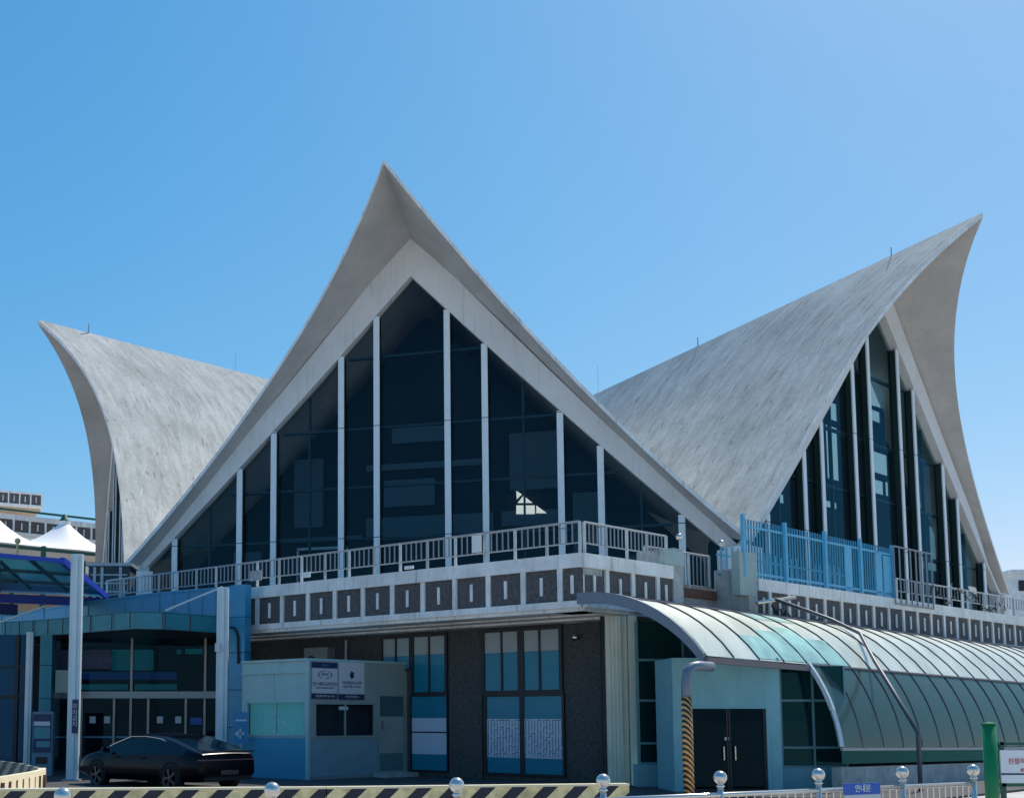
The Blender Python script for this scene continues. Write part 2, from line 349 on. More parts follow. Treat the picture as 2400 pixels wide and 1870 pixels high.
# gables
WB, NBY = 3.32, 1.708
MS = [WB/2, WB/2+NBY, 1.5*WB+NBY, 1.5*WB+2*NBY, 2.5*WB+2*NBY]
ZF = 5.9
def gtop(s):      # glass head
    s = abs(s); return 21.95 - s*1.045 + .004*s*s if s < 20 else 5
def gfas(s, cut=True):
    s = abs(s); return max(gtop(s)+.12, 23.95 - s*1.16 + .005*s*s - (max(0, s-10.2)*.34 if cut else 0))
for i, l in enumerate(LOB):
    X, Y, a = l; pl = Pl((X, Y), (math.cos(a), math.sin(a))); pl.n = Vector((math.sin(a), -math.cos(a)))
    W_ = 13.35
    ss = [-W_, *[-m for m in reversed(MS)], 0, *MS, W_]
    g = MB(); N = 26
    ptsb = [-W_+2*W_*k/N for k in range(N+1)]
    for k in range(N):
        g.quad(pl.p(ptsb[k], ZF, -.3), pl.p(ptsb[k+1], ZF, -.3), pl.p(ptsb[k+1], gtop(ptsb[k+1])+.05, -.3), pl.p(ptsb[k], gtop(ptsb[k])+.05, -.3))
    gl = g.build('gable_glazing', M['gg'], term)
    f = MB()
    ptsf = [-SP+2*SP*k/N for k in range(N+1)]
    for k in range(N):
        s0, s1 = ptsf[k], ptsf[k+1]
        f.hexa([pl.p(s0, gtop(s0), -.42), pl.p(s1, gtop(s1), -.42), pl.p(s1, gtop(s1), .10), pl.p(s0, gtop(s0), .10),
                pl.p(s0, gfas(s0, i != 1)+.1, -.42), pl.p(s1, gfas(s1, i != 1)+.1, -.42), pl.p(s1, gfas(s1, i != 1)+.1, .10), pl.p(s0, gfas(s0, i != 1)+.1, .10)])
    f.build('fascia', M['fascia'], gl)
    # legs under the tips
    for sg in (-1, 1):
        MB().slab(pl, sg*13.1 if sg > 0 else -14.3, 14.3 if sg > 0 else -13.1, ZF-.1, 8.6, -.5, .45).build('buttress_leg', M['white'], gl)
    for m in MS:
        for sg in (-1, 1):
            s = sg*m; mb = MB()
            zt = gtop(s)-.02
            for z0, z1 in ((ZF, 9.86), (9.9, 15.04), (15.08, zt)):
                if z0 >= zt: continue
                mb.slab(pl, s-.14, s+.14, z0, min(z1, zt), -.03, .03)
            mb.build('mullion', M['mull'], gl)
            MB().slab(pl, s-.115, s+.115, ZF, zt-.02, -.42, -.035).build('mullion_fin', M['fin'], gl)
    # dark transoms and mid-bay bars behind the glass
    tr = MB()
    for z in (9.9, 12.3, 15.05, 18.4):
        h = min(W_, (21.6-z)/1.03)
        if h > 1.6: tr.slab(pl, -h, h, z-.05, z+.05, -.52, -.32)
    for k in range(len(ss)-1):
        if ss[k+1]-ss[k] > 2.5:
            c = (ss[k]+ss[k+1])/2 if abs(ss[k]+ss[k+1]) > .1 else 0
            if c: tr.slab(pl, c-.04, c+.04, ZF, gtop(c)-.1, -.50, -.33)
    tr.build('transom', M['trans'], gl)
    # opaque infill boards seen inside the glass
    inf = MB(); rnd = random.Random(i*7+3)
    if False:
        for k in range(len(ss)-1):
            z = ZF
            while z < gtop((ss[k]+ss[k+1])/2):
                dz = rnd.choice((.8, 1.4, 2.2, 3.0))
                mid = (ss[k]+ss[k+1])/2
                for x0, x1 in ((ss[k], mid), (mid, ss[k+1])):
                    if rnd.random() < .42: inf.slab(pl, x0, x1, z, min(z+dz, gtop(mid)+.3), -.5, -.4)
                z += dz+.05
        inf.build('infill_board', M['frame'], gl)
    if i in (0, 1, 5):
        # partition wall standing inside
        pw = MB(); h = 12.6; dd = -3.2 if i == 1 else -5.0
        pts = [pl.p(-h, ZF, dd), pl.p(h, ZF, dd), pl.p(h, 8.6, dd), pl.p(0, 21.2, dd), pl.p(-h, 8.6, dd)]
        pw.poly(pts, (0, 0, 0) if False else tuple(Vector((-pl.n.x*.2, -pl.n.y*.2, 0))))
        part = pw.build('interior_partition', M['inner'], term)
        if i == 1:
            d = MB()
            # balconies and panels fixed to the partition
            rnd2 = random.Random(11)
            for (s0, s1, z0, z1) in ((-7.9,-3.2,10.3,10.5),(-3.0,3.2,10.2,11.3),(-3,3,13.6,13.9),(-2.1,.4,11.8,13.1),(3.6,6.2,10.6,11.3),(-1.7,1.2,14.9,15.8),(4,6.5,12.3,15.0),(6.9,8.4,9.2,12.0),(-6.7,-5.2,11,14.4),(-9.9,-8.4,8.2,9.9),(9.2,10.6,6.8,9.0)):
                d.slab(pl, s0, s1, z0, z1, dd+.02, dd+.25)
            d.build('gallery_panel', M['innerl'], part)
            fr_ = MB()
            for s0, s1, z0, z1 in ((-6.5,-3.9,9.85,9.98),(-6.5,-3.9,7.2,7.33),(-6.5,-6.4,7.2,9.98),(-4.02,-3.9,7.2,9.98)): fr_.slab(pl, s0, s1, z0, z1, dd+.3, dd+.4)
            fr_.build('picture_frame', M['whitepost'], part)
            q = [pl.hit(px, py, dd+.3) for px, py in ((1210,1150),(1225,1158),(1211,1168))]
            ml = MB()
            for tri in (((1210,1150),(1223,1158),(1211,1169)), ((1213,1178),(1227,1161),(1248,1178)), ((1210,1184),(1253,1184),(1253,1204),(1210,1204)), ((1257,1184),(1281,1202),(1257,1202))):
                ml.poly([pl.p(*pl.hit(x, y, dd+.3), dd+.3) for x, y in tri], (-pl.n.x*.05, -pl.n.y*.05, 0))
            ml.build('glow_patch', M['lit'], part)  # emissive shapes added on the solid partition; no opening behind them
# dark partition with openings standing inside the right gable
X, Y, a = LOB[2]; plr = Pl((X, Y), (math.cos(a), math.sin(a))); plr.n = Vector((math.sin(a), -math.cos(a))); dd = -2.2
HOLES = []
for x0, y0, x1, y1 in ((2026,878,2040,948),(2040,888,2050,950),(2050,905,2062,953),(2062,925,2072,957),(2038,962,2063,987),(1938,1000,1965,1123),(1918,1040,1935,1123),(1908,1075,1917,1123),
    (1946,945,1962,985),(1912,985,1926,1020),(1987,885,2000,966),(2001,1000,2006,1150),(2033,1060,2080,1108),(2047,1126,2071,1157),(2076,1130,2083,1162),(1917,1141,1937,1160),(1945,1145,1956,1162),
    (1917,1174,1930,1198),(1937,1176,1962,1190),(1874,1163,1888,1190),(1822,1158,1838,1178),(2143,1030,2152,1052),(2180,1235,2194,1310),(2164,1232,2172,1295),(2250,1276,2266,1325),(2102,975,2110,1003),(2164,1318,2196,1336),(2141,1070,2160,1188),(2166,1092,2184,1188)):
    s0, _ = plr.hit(x0, (y0+y1)/2, dd); s1, _ = plr.hit(x1, (y0+y1)/2, dd); za = plr.hit((x0+x1)/2, y1, dd)[1]; zb = plr.hit((x0+x1)/2, y0, dd)[1]; HOLES.append((s0, s1, za, zb))
cuts = sorted(set([-12.8, 12.8, 0]+[h for H_ in HOLES for h in H_[:2]]+[-12.8+.8*k for k in range(33)]))
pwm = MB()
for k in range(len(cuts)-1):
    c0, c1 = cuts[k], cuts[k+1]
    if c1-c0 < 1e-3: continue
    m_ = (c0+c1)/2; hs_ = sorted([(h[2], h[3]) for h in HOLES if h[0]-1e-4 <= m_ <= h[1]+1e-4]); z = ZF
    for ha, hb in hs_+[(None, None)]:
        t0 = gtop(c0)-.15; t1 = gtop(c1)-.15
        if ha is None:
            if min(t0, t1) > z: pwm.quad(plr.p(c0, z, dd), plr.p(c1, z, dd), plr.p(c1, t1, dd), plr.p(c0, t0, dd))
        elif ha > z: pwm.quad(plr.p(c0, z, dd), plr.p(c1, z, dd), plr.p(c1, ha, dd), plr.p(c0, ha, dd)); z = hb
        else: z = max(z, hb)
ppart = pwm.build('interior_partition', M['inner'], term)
M['glowp'] = emis('glowing_inner_pane', (.25,.40,.47), 1.0); M['dim'] = emis('dim_glowing_pane', (.10,.20,.25), .9)  # brightness put into the panes as emission; the interior behind is dark
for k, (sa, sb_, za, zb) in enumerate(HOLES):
    MB().quad(plr.p(sa-.02, za-.02, dd-.06), plr.p(sb_+.02, za-.02, dd-.06), plr.p(sb_+.02, zb+.02, dd-.06), plr.p(sa-.02, zb+.02, dd-.06)).build('inner_pane', M['dim'] if k in (22, 26, 27, 15, 16) else M['glowp'], ppart)
# slab between floors under the star
fl = []
for k in range(6): fl.append(Vector((tips[k].x, tips[k].y, 5.6)))
MB().poly(fl, (0, 0, .3)).build('upper_floor', M['inner'], term)
fl2 = [C2 + (Vector((p.x, p.y))-C2)*.97 for p in fl]
MB().poly([Vector((p.x, p.y, GZ)) for p in fl2], (0, 0, 5.78)).build('core_wall', M['granite'], term)

# balcony slab, two edges meeting at K0
K0 = (6.0, 30.1); PLL = Pl(K0, (-.76, .65)); PLR = Pl(K0, (.763, .646))
def parapet(parent, pl, s0, s1, zt, first, pitch, count, name='balcony_parapet', h1=.38, hp=.88, hb=.18, slot=True, sc=1.0, end=None):
    mb = MB()
    mb.slab(pl, s0, s1, zt-h1*sc, zt, -.5, .06)
    mb.slab(pl, s0, s1, zt-(h1+hp)*sc, zt-h1*sc, -.5, -.06)
    mb.slab(pl, s0, s1, zt-(h1+hp+hb)*sc, zt-(h1+hp)*sc, -.5, .10)
    mb.slab(pl, s0, s1, zt-(h1+hp+hb+.1)*sc, zt-(h1+hp+hb)*sc, -.9, .02)
    for k in range(count):
        s = first+k*pitch; mb.slab(pl, s-.075*sc, s+.075*sc, zt-(h1+hp)*sc, zt-h1*sc, -.08, .035)
    par = mb.build(name, M['white'], parent)
    for k in range(-1, count):
        a = first+k*pitch+.075*sc; b = a+(pitch-.15*sc)
        a = max(a, s0); b = min(b, s1)
        if b-a < .2: continue
        p = MB(); p.slab(pl, a+.003, b-.003, zt-(h1+hp)*sc+.003, zt-h1*sc-.003, -.058, -.02, 0)
        c = (a+b)/2
        if slot: p.slab(pl, c-.045*sc, c+.045*sc, zt-(h1+hp*.78)*sc, zt-(h1+hp*.22)*sc, -.005, .03, 1)
        p.build('parapet_panel', [M['panel'], M['white'], M['granite']], par)
    return par
parapet(term, PLL, 0, 14.3, 5.98, .66, 1.145, 12)
parapet(term, PLR, .03, 4.05, 5.98, 1.04, 1.15, 3)
parapet(term, PLR, 8.6, 40, 5.98, 9.3, 1.15, 27)
# balcony deck and soffit steps
dk = [PLL.p(0,0,-.06), PLR.p(4.0,0,-.06), PLR.p(4.0,0,-1.6), PLR.p(8.7,0,-1.6), PLR.p(8.7,0,-.06), PLR.p(40,0,-.06), Vector((44,70,0)), Vector((16.5,48,0)), Vector((-10,56,0)), PLL.p(24,0,-.06)]
MB().poly([Vector((p.x,p.y,5.42)) for p in dk], (0,0,.38)).build('balcony_deck', M['concrete'], term)
so = MB()
for k, (a, z) in enumerate(((.25, 4.50), (.85, 4.44), (1.45, 4.38))):
    so.slab(PLL, -.0, 14.2, z-.04, 4.9, -a-.6, -a)
    so.slab(PLR, .3+a, 4.0, z-.045, 4.88, -a-.6, -a)
so.build('soffit_moulding', M['white'], term)
sb = [PLL.p(0,0,-.2), PLR.p(4.0,0,-.2), PLR.p(4.,0,-6), PLL.p(14.2,0,-6), PLL.p(14.2,0,-.2)]
MB().poly([Vector((p.x,p.y,4.56)) for p in sb], (0,0,.2)).build('balcony_soffit', M['white'], term)
# gap in the right-hand parapet: concrete upstand, brick course, wall
gp = MB(); gp.slab(PLR, 4.05, 8.6, 4.3, 5.35, -1.7, -1.2); gp.slab(PLR, 4.06, 4.55, 4.4, 6.5, -1.2, .04); gp.slab(PLR, 8.1, 8.58, 4.3, 6.3, -1.2, .0)
gp.build('stair_wall', M['concrete'], term)
MB().slab(PLR, 4.57, 8.08, 5.352, 5.62, -1.75, -1.1).build('brick_course', M['brick'], term)
# ground-floor wall
WC = (7.0, 32.0); PW = Pl(WC, (-.76, .65)); PW2 = Pl(WC, (.763, .646))
gw = MB(); gw.slab(PW, 0, 14.5, GZ, 4.6, -.4, 0); gw.slab(PW2, .0, 26, GZ, 4.6, -.4, 0)
gwall = gw.build('ground_floor_wall', M['granite'], term)
for px in (1047,):   # raised pilaster strips on the wall
    s0, _ = PW.hit(1056, 1600); s1, _ = PW.hit(1132, 1600)
    MB().slab(PW, s1, s0, GZ, 2.35, 0, .1).build('wall_dado', M['granite'], term)
def rect(pl, x0, y0, x1, y1, off=0):
    a = pl.hit(x0, (y0+y1)/2, off)[0]; b = pl.hit(x1, (y0+y1)/2, off)[0]; z0 = pl.hit((x0+x1)/2, y1, off)[1]; z1 = pl.hit((x0+x1)/2, y0, off)[1]
    return min(a, b), max(a, b), z0, z1
def window(parent, pl, box, bands, muls, fw=6, off=.02, name='window', trim=M['frame'], thick=.08):
    """box in photo pixels; bands = [(y_end, material)], muls = [x, width]"""
    x0, y0, x1, y1 = box
    s0, s1, z0, z1 = rect(pl, x0, y0, x1, y1, off)
    f = MB(); t = fw*.0118
    f.slab(pl, s0-t, s1+t, z1, z1+t, 0, thick); f.slab(pl, s0-t, s1+t, z0-t, z0, 0, thick); f.slab(pl, s0-t, s0, z0, z1, 0, thick); f.slab(pl, s1, s1+t, z0, z1, 0, thick)
    for mx, mw in muls:
        c = pl.hit(mx, (y0+y1)/2, off)[0]; f.slab(pl, c-mw*.006, c+mw*.006, z0, z1, .0, thick-.01)
    w_ = f.build(name, trim, parent); ya = y0
    for ye, mt in bands:
        za = z1-(z1-z0)*(ya-y0)/(y1-y0); zb = z1-(z1-z0)*(ye-y0)/(y1-y0)
        MB().slab(pl, s0, s1, zb+.002, za-.002, .005, .03).build('window_film', M[mt], w_); ya = ye
    g = MB().quad(pl.p(s0, z0, .045), pl.p(s1, z0, .045), pl.p(s1, z1, .045), pl.p(s0, z1, .045)).build('pane', M['pane'], w_)
    return w_
M['pane'] = glass('window_pane', (.86,.92,.93), ior=1.4, refl=(.2,.4,.45))
window(term, PW, (1137,1478,1312,1617), [(1527,'blindg'),(1617,'blue')], [(1177,5),(1222,18),(1266,5)], 9)
wp = window(term, PW, (1142,1631,1320,1812), [(1684,'blue'),(1776,'whitef'),(1812,'blue')], [(1225,12)], 6)
window(term, PW, (899,1496,961,1568), [(1538,'blindg'),(1568,'blue')], [(929,5)], 6)
window(term, PW, (971,1491,1044,1621), [(1533,'blindg'),(1621,'blue')], [(1007,5)], 8)
window(term, PW, (966,1631,1049,1804), [(1682,'blue'),(1714,'whitef'),(1717,'frame'),(1767,'whitef'),(1804,'blue')], [], 3)
# brick-like line pattern on the film of the larger window
ln = MB(); rn = random.Random(5)
for (xa, xb) in ((1144,1218),(1232,1317)):
    x = xa
    while x < xb:
        y = 1687
        while y < 1774:
            L = rn.choice((10, 16, 24, 34)); s, z = PW.hit(x, y, .04); _, z2 = PW.hit(x, min(y+L, 1774), .04)
            ln.slab(PW, s-.008, s+.008, z2, z, .031, .036)
            if rn.random() < .6:
                s2, _ = PW.hit(min(x+7, xb), y, .04); ln.slab(PW, min(s, s2), max(s, s2), z-.008, z+.008, .031, .036)
            y += L+rn.choice((3, 6))
        x += 7
ln.build('line_pattern', M['ink'], wp)
# things on the wall
s, z = PW.hit(1357, 1494); b = MB(); b.ball(PW.p(s, z, .22), .1); b.tube([PW.p(s, z, 0), PW.p(s, z, .2)], .03, 8)
tag(b.build('wall_lamp', M['chrome'], smooth=True), 'small round dark lamp high on the granite wall right of the large window', 'lamp')
# cream pilasters at the corner
PF = Pl((7.0, 31.3), (1, 0))
pil = MB()
for x0, x1, o in ((1419,1455,.16),(1457,1472,.02),(1474,1494,.12)):
    a = PF.hit(x0, 1640)[0]; b_ = PF.hit(x1, 1640)[0]; pil.slab(PF, a, b_, GZ, 4.42, -.4, o)
for k in range(3):
    a = PF.hit(1428+9*k, 1640)[0]; pil.slab(PF, a-.012, a+.012, GZ, 4.4, .16, .185)
pil.build('corner_pilaster', M['cream'], term)
# black downpipe in the corner
a = PF.hit(1415, 1640)[0]; MB().slab(PF, a-.06, a+.03, GZ, 4.42, .0, .1).build('corner_downpipe', M['frame'], term)

# railings along the balcony
def railing(pl, s0, s1, zt, zl, zb, post, label, nb=3, mat_=M['rail'], off=-.1, r=.03):
    t = thing('balcony_railing', label, 'railing', pl.p((s0+s1)/2, zb, off))
    MB().tube([pl.p(s0, zt, off), pl.p(s1, zt, off)], r, 8).build('rail', mat_, t); MB().tube([pl.p(s0, zl, off), pl.p(s1, zl, off)], r*.75, 6).build('rail', mat_, t)
    n = max(1, round((s1-s0)/post)); d = (s1-s0)/n
    for k in range(n+1):
        s = s0+k*d; MB().slab(pl, s-.035, s+.035, zb, zt, off-.03, off+.03).build('post', M['postw'] if k % 2 == 0 else mat_, t)
        if k < n:
            for j in range(1, 5):
                x = s+d*(j+.2)/5.4; MB().slab(pl, x-.020, x+.020, zl, zt, off-.01, off+.01).build('baluster', M['bal'], t)
    return t
railing(PLL, .1, 20.3, 6.84, 6.28, 5.98, 1.0, 'long grey metal balcony railing on the left balcony edge above the dark panels')
railing(PLR, .25, 3.95, 6.84, 6.28, 5.98, .92, 'short grey metal railing right of the balcony corner')
sr = railing(PLR, 4.6, 8.0, 6.75, 5.75, 5.62, 1.1, 'steel railing above the brown brick course in the balcony gap', off=-1.3, r=.035)
lr = railing(PLR, 18.3, 40, 6.76, 6.3, 5.98, 1.5, 'low pale railing along the far right balcony edge')
# corner post & ball finials
for px, py in ((1592,1254),(1698,1267)):
    s, z = PLR.hit(px, py+8, -1.2 if px > 1600 else -.1)
    MB().ball(PLR.p(s, z+.05, -1.3 if px > 1600 else -.1), .1, 14, 8).build('ball_finial', M['steel'], sr, smooth=True)
# notice plates hung on the railing
for px0, py0, px1, py1, m_, lab in ((1108,1255,1129,1294,'white2','white framed notice hung on the balcony railing right of centre'),(588,1337,614,1360,'concrete','greenish grey plate on the balcony railing above the entrance roof end'),(706,1341,728,1353,'white2','small pale plate on the left balcony railing below the mullions'),(950,1326,970,1333,'white2','small pale box on the balcony ledge below the tallest window bay')):
    q = rect(PLL, px0, py0, px1, py1, 0); MB().slab(PLL, *q, .0, .05).build('notice_plate', M[m_]).__setitem__('label', lab); o = bpy.data.objects[-1] if False else None
for o in [x for x in COL.objects if x.name.startswith('notice_plate')]: tag(o, None, 'notice', 'plates on the balcony railing')

# blue picket fence on the right balcony
bf = thing('blue_fence', 'sky blue picket fence standing on the right balcony before the right gable', 'fence', PLR.p(12, 5.98, -.1))
fs0 = PLR.hit(1737, 1300, -.1)[0]; fs1 = PLR.hit(2092, 1340, -.1)[0]
for z in (6.1, 7.55): MB().slab(PLR, fs0, fs1, z, z+.07, -.068, -.03).build('fence_rail', M['bluefence'], bf)
x = fs0+.1
while x < fs1: MB().slab(PLR, x-.028, x+.028, 6.0, 7.82, -.10, -.07).build('picket', M['picket'], bf); x += .165
for px in (1737, 1835, 1928, 2010, 2085):
    s = PLR.hit(px, 1300, -.1)[0]; MB().slab(PLR, s-.06, s+.06, 5.98, 7.93, -.06, .04).build('fence_post', M['bluefence'], bf)
for px0, px1, z1 in ((1970,1986,7.55),(2042,2056,7.6),(2060,2078,7.5)):
    a = PLR.hit(px0, 1330, -.2)[0]; b_ = PLR.hit(px1, 1330, -.2)[0]; MB().slab(PLR, a, b_, 6.0, z1, -.055, -.03).build('fence_board', M['bluefence'], bf)
fb = thing('picket_screen', 'lower blue picket screen standing just behind the blue fence', 'fence', PLR.p(13, 5.98, -1))
x = fs0+.3
while x < fs1-2: MB().slab(PLR, x-.03, x+.03, 6.0, 7.05+.05*math.sin(x*3), -1.0, -.97).build('picket', M['bluefence'], fb); x += .33
for z in (6.75, 6.12): MB().slab(PLR, fs0, fs1-1.6, z, z+.05, -.97, -.93).build('fence_rail', M['bluefence'], fb)
gr = thing('grey_railing_panel', 'tall thin grey steel railing panel right of the blue fence', 'railing', PLR.p(19, 5.98, .1))
ga = PLR.hit(2095, 1340, .1)[0]; gb = PLR.hit(2183, 1340, .1)[0]
for z in (7.85, 5.75): MB().slab(PLR, ga, gb, z, z+.05, .1, .15).build('rail', M['bal'], gr)
for k in range(8): x = ga+(gb-ga)*k/7; MB().slab(PLR, x-.022, x+.022, 5.8, 7.85, .1, .14).build('baluster', M['bal'], gr)
# utility boxes
q = rect(PLR, 1736, 1312, 1776, 1396, .05); MB().slab(PLR, q[0], q[1], 5.4, 6.75, -.25, .02).build('utility_box', mat('pale_green_box', (.33,.40,.38), .6, var=.1)); tag(COL.objects[-1] if False else [o for o in COL.objects if o.name == 'utility_box'][0], 'pale green metal box between the steel railing and the blue fence', 'box')
q = rect(PLR, 1558, 1290, 1603, 1322, .1); tag(MB().slab(PLR, q[0], q[1], 5.99, q[3], -.06, .1).build('cover_plate', mat('pale_green_plate', (.36,.44,.43), .6, var=.1)), 'pale green cover plate beside the balcony gap', 'box')

# ------------------------------------------------------------------ side entrance under the vault
side = thing('side_entrance', 'teal framed side entrance with dark double glass doors and green glass walls', 'entrance', (9, 28.5, GZ))
PD = Pl((8.5, 28.4), (1, 0)); PG = Pl((7.5, 30.6), (1, 0)); PG2 = Pl((11, 29.6), (1, 0))
def R_(pl, x0, y0, x1, y1, off=0): return rect(pl, x0, y0, x1, y1, off)
# surround
s0, s1, z0, z1 = R_(PD, 1578, 1541, 1830, 1840); d0, d1, _, dz = R_(PD, 1622, 1660, 1798, 1840)
sm = MB(); sm.slab(PD, s0, d0-.05, GZ, z1, -1.6, 0); sm.slab(PD, d1+.05, s1, GZ, z1, -1.6, 0); sm.slab(PD, d0-.05, d1+.05, dz+.05, z1, -1.6, 0)
sm.build('door_surround', M['teal'], side)
fm = MB(); fm.slab(PD, d0-.05, d0, GZ, dz+.05, -.05, .02); fm.slab(PD, d1, d1+.05, GZ, dz+.05, -.05, .02); fm.slab(PD, d0, d1, dz, dz+.05, -.05, .02)
fm.build('door_frame', M['teal'], side)
dc = (d0+d1)/2
for a, b_, hx in ((d0+.02, dc-.01, dc-.14), (dc+.01, d1-.02, dc+.14)):
    dm = MB(); dm.slab(PD, a, b_, GZ+.02, dz-.01, -.10, -.07); dr = dm.build('glass_door', M['dglass'], side)
    e = MB(); e.slab(PD, a, a+.04, GZ+.02, dz-.01, -.07, -.04); e.slab(PD, b_-.04, b_, GZ+.02, dz-.01, -.07, -.04); e.slab(PD, a+.04, b_-.04, GZ+.02, GZ+.12, -.07, -.04); e.build('door_edge', M['frame'], dr)
    MB().tube([PD.p(hx, .62, .0), PD.p(hx, .95, .0)], .018, 8).build('handle', M['steel'], dr)
MB().slab(PD, dc-.09, dc+.04, 1.1, 1.18, -.07, -.06).build('door_notice', M['white2'], side)
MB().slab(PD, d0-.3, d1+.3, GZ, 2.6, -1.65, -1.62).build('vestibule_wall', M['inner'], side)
# green glass wall left and right of the surround
def gwall_(pl, x0, y0, x1, y1, ys, xs, plinth=True):
    a, b_, z0, z1 = R_(pl, x0, y0, x1, y1)
    g = MB().slab(pl, a, b_, z0, z1, -.05, 0).build('green_glass_wall', M['green'], side)
    f = MB()
    f.slab(pl, a-.05, a, z0, z1, -.1, .05); f.slab(pl, b_, b_+.05, z0, z1, -.1, .05); f.slab(pl, a-.05, b_+.05, z0-.06, z0, -.1, .05)
    for y in ys:
        z = pl.hit((x0+x1)/2, y)[1]; f.slab(pl, a, b_, z-.03, z+.03, -.02, .045)
    for x in xs:
        c = pl.hit(x, (y0+y1)/2)[0]; f.slab(pl, c-.03, c+.03, z0, z1, -.02, .04)
    f.build('glazing_bar', mat('teal_bar', (.10,.24,.26), .4), g)
    if plinth: MB().slab(pl, a-.1, b_+.1, GZ, z0-.06, -.4, .08).build('plinth', M['teal'], side)
gwall_(PG, 1497, 1455, 1600, 1785, (1546,1641,1741), ())
gwall_(PG2, 1832, 1560, 1978, 1793, (1641,1751), (1905,))

# ------------------------------------------------------------------ glazed barrel vault over the walkway
AX = Vector((.763, .646, 0)); PR = Vector((.646, -.763, 0)); T0 = Vector((5.75, 29.1, 0))
def sec(w):    # height over the distance out from the building
    a = 4.42; w = min(w, a*.9995); return .55 + 4.2*(1-(w/a)**2.15)**.5
def vp(t, w, dz=0):
    p = T0+AX*t+PR*w; return Vector((p.x, p.y, sec(w)+dz-.010*t*(1 if w < 3 else 1.3)))
vault = thing('vaulted_canopy', 'long curved translucent canopy over the covered walkway at right', 'canopy', (12, 30, GZ))
TE = 36.0; PIT = 1.13
WS1 = [3.6*k/12 for k in range(13)]; WS2 = [3.6+(4.4-3.6)*(math.sin(math.pi/2*k/9)) for k in range(10)]
vm = bpy.data.materials.new('ribbed_polycarbonate'); vm.use_nodes = True; t_ = vm.node_tree; b = t_.nodes['Principled BSDF']
b.inputs['Base Color'].default_value = (.46,.52,.50,1); b.inputs['Roughness'].default_value = .30; b.inputs['Metallic'].default_value = .1; b.inputs['Specular IOR Level'].default_value = .8
b.inputs['Transmission Weight'].default_value = 0
tcn = t_.nodes.new('ShaderNodeTexCoord'); mpn = t_.nodes.new('ShaderNodeMapping'); mpn.inputs['Rotation'].default_value = (0,0,-math.atan2(.646,.763)); mpn.inputs['Scale'].default_value = (1.0,.25,.5)
nzn = t_.nodes.new('ShaderNodeTexNoise'); nzn.inputs['Scale'].default_value = 1.6; nzn.inputs['Detail'].default_value = 8
rmp = t_.nodes.new('ShaderNodeValToRGB'); rmp.color_ramp.elements[0].position = .35; rmp.color_ramp.elements[0].color = (.52,.56,.46,1); rmp.color_ramp.elements[1].position = .65; rmp.color_ramp.elements[1].color = (.72,.74,.62,1)
t_.links.new(tcn.outputs['Object'], mpn.inputs[0]); t_.links.new(mpn.outputs[0], nzn.inputs[0]); t_.links.new(nzn.outputs[0], rmp.inputs[0]); t_.links.new(rmp.outputs[0], b.inputs['Base Color'])
M['poly'] = vm
M['polyt'] = mat('aqua_polycarbonate', (.38,.64,.54), .28, .1, var=.4, vs=1.2, spec=.8)
M['polyd'] = mat('smoked_vault_glass', (.060,.125,.10), .24, .1, var=.45, vs=.8, spec=.8)
M['polyd'] = glass('smoked_vault_glazing', (.30,.42,.40), opac=.5, body=(.12,.19,.185), refl=(.62,.75,.66), rough=.16)
M['rib'] = mat('vault_rib', (.16,.13,.14), .45, .4)
nb = int(TE/PIT)
for k in range(nb):
    ta, tb = k*PIT+.02, (k+1)*PIT-.02
    mb = MB(); mb.grid([[vp(ta, w_), vp(tb, w_)] for w_ in WS1])
    p = mb.build('roof_panel', M['poly'], vault, smooth=True)
    if k in (2, 3, 4, 5):
        lo = (3.0, 2.75, 2.5, 2.9)[k-2]; m2 = MB(); m2.grid([[vp(ta+.02, lo+(3.57-lo)*q/5, .012), vp(tb-.02, lo+(3.57-lo)*q/5, .012)] for q in range(6)]); m2.build('aqua_panel', M['polyt'], p, smooth=True)
    if k in (4, 5):
        m2 = MB(); m2.grid([[vp(ta+.02, .9+1.2*q/5, .012), vp(tb-.02, .9+1.2*q/5, .012)] for q in range(6)]); m2.build('aqua_panel', M['polyt'], p, smooth=True)
    if k >= 4:
        mb = MB(); mb.grid([[vp(ta, w_), vp(tb, w_)] for w_ in WS2]); mb.build('side_panel', M['polyd'], vault, smooth=True)
        z0 = vp(ta, 4.4).z
for k in range(nb+1):
    t0 = k*PIT
    ws = WS1 + (WS2[1:] if k >= 4 else [])
    if k == 0: continue
    MB().tube([vp(t0, w_, .02) for w_ in ws], .019, 5).build('rib', M['rib'], vault)
# big end arch, box section
ea = MB(); 
for k in range(12):
    a, b_ = vp(-.03, WS1[k]), vp(-.03, WS1[k+1]); n = Vector((0,0,-.24)); x = -AX*.12
    ea.hexa([a+Vector((0,0,.05)), b_+Vector((0,0,.05)), b_+Vector((0,0,.05))+x, a+Vector((0,0,.05))+x, a+n, b_+n, b_+n+x, a+n+x])
ea.build('end_arch', M['arch'], vault)
e2 = MB()
for k in range(9):
    a, b_ = vp(4*PIT, WS2[k], .03), vp(4*PIT, WS2[k+1], .03); e2.bar(a, b_, .10, .10)
e2.build('lower_end_arch', M['whitepost'], vault)
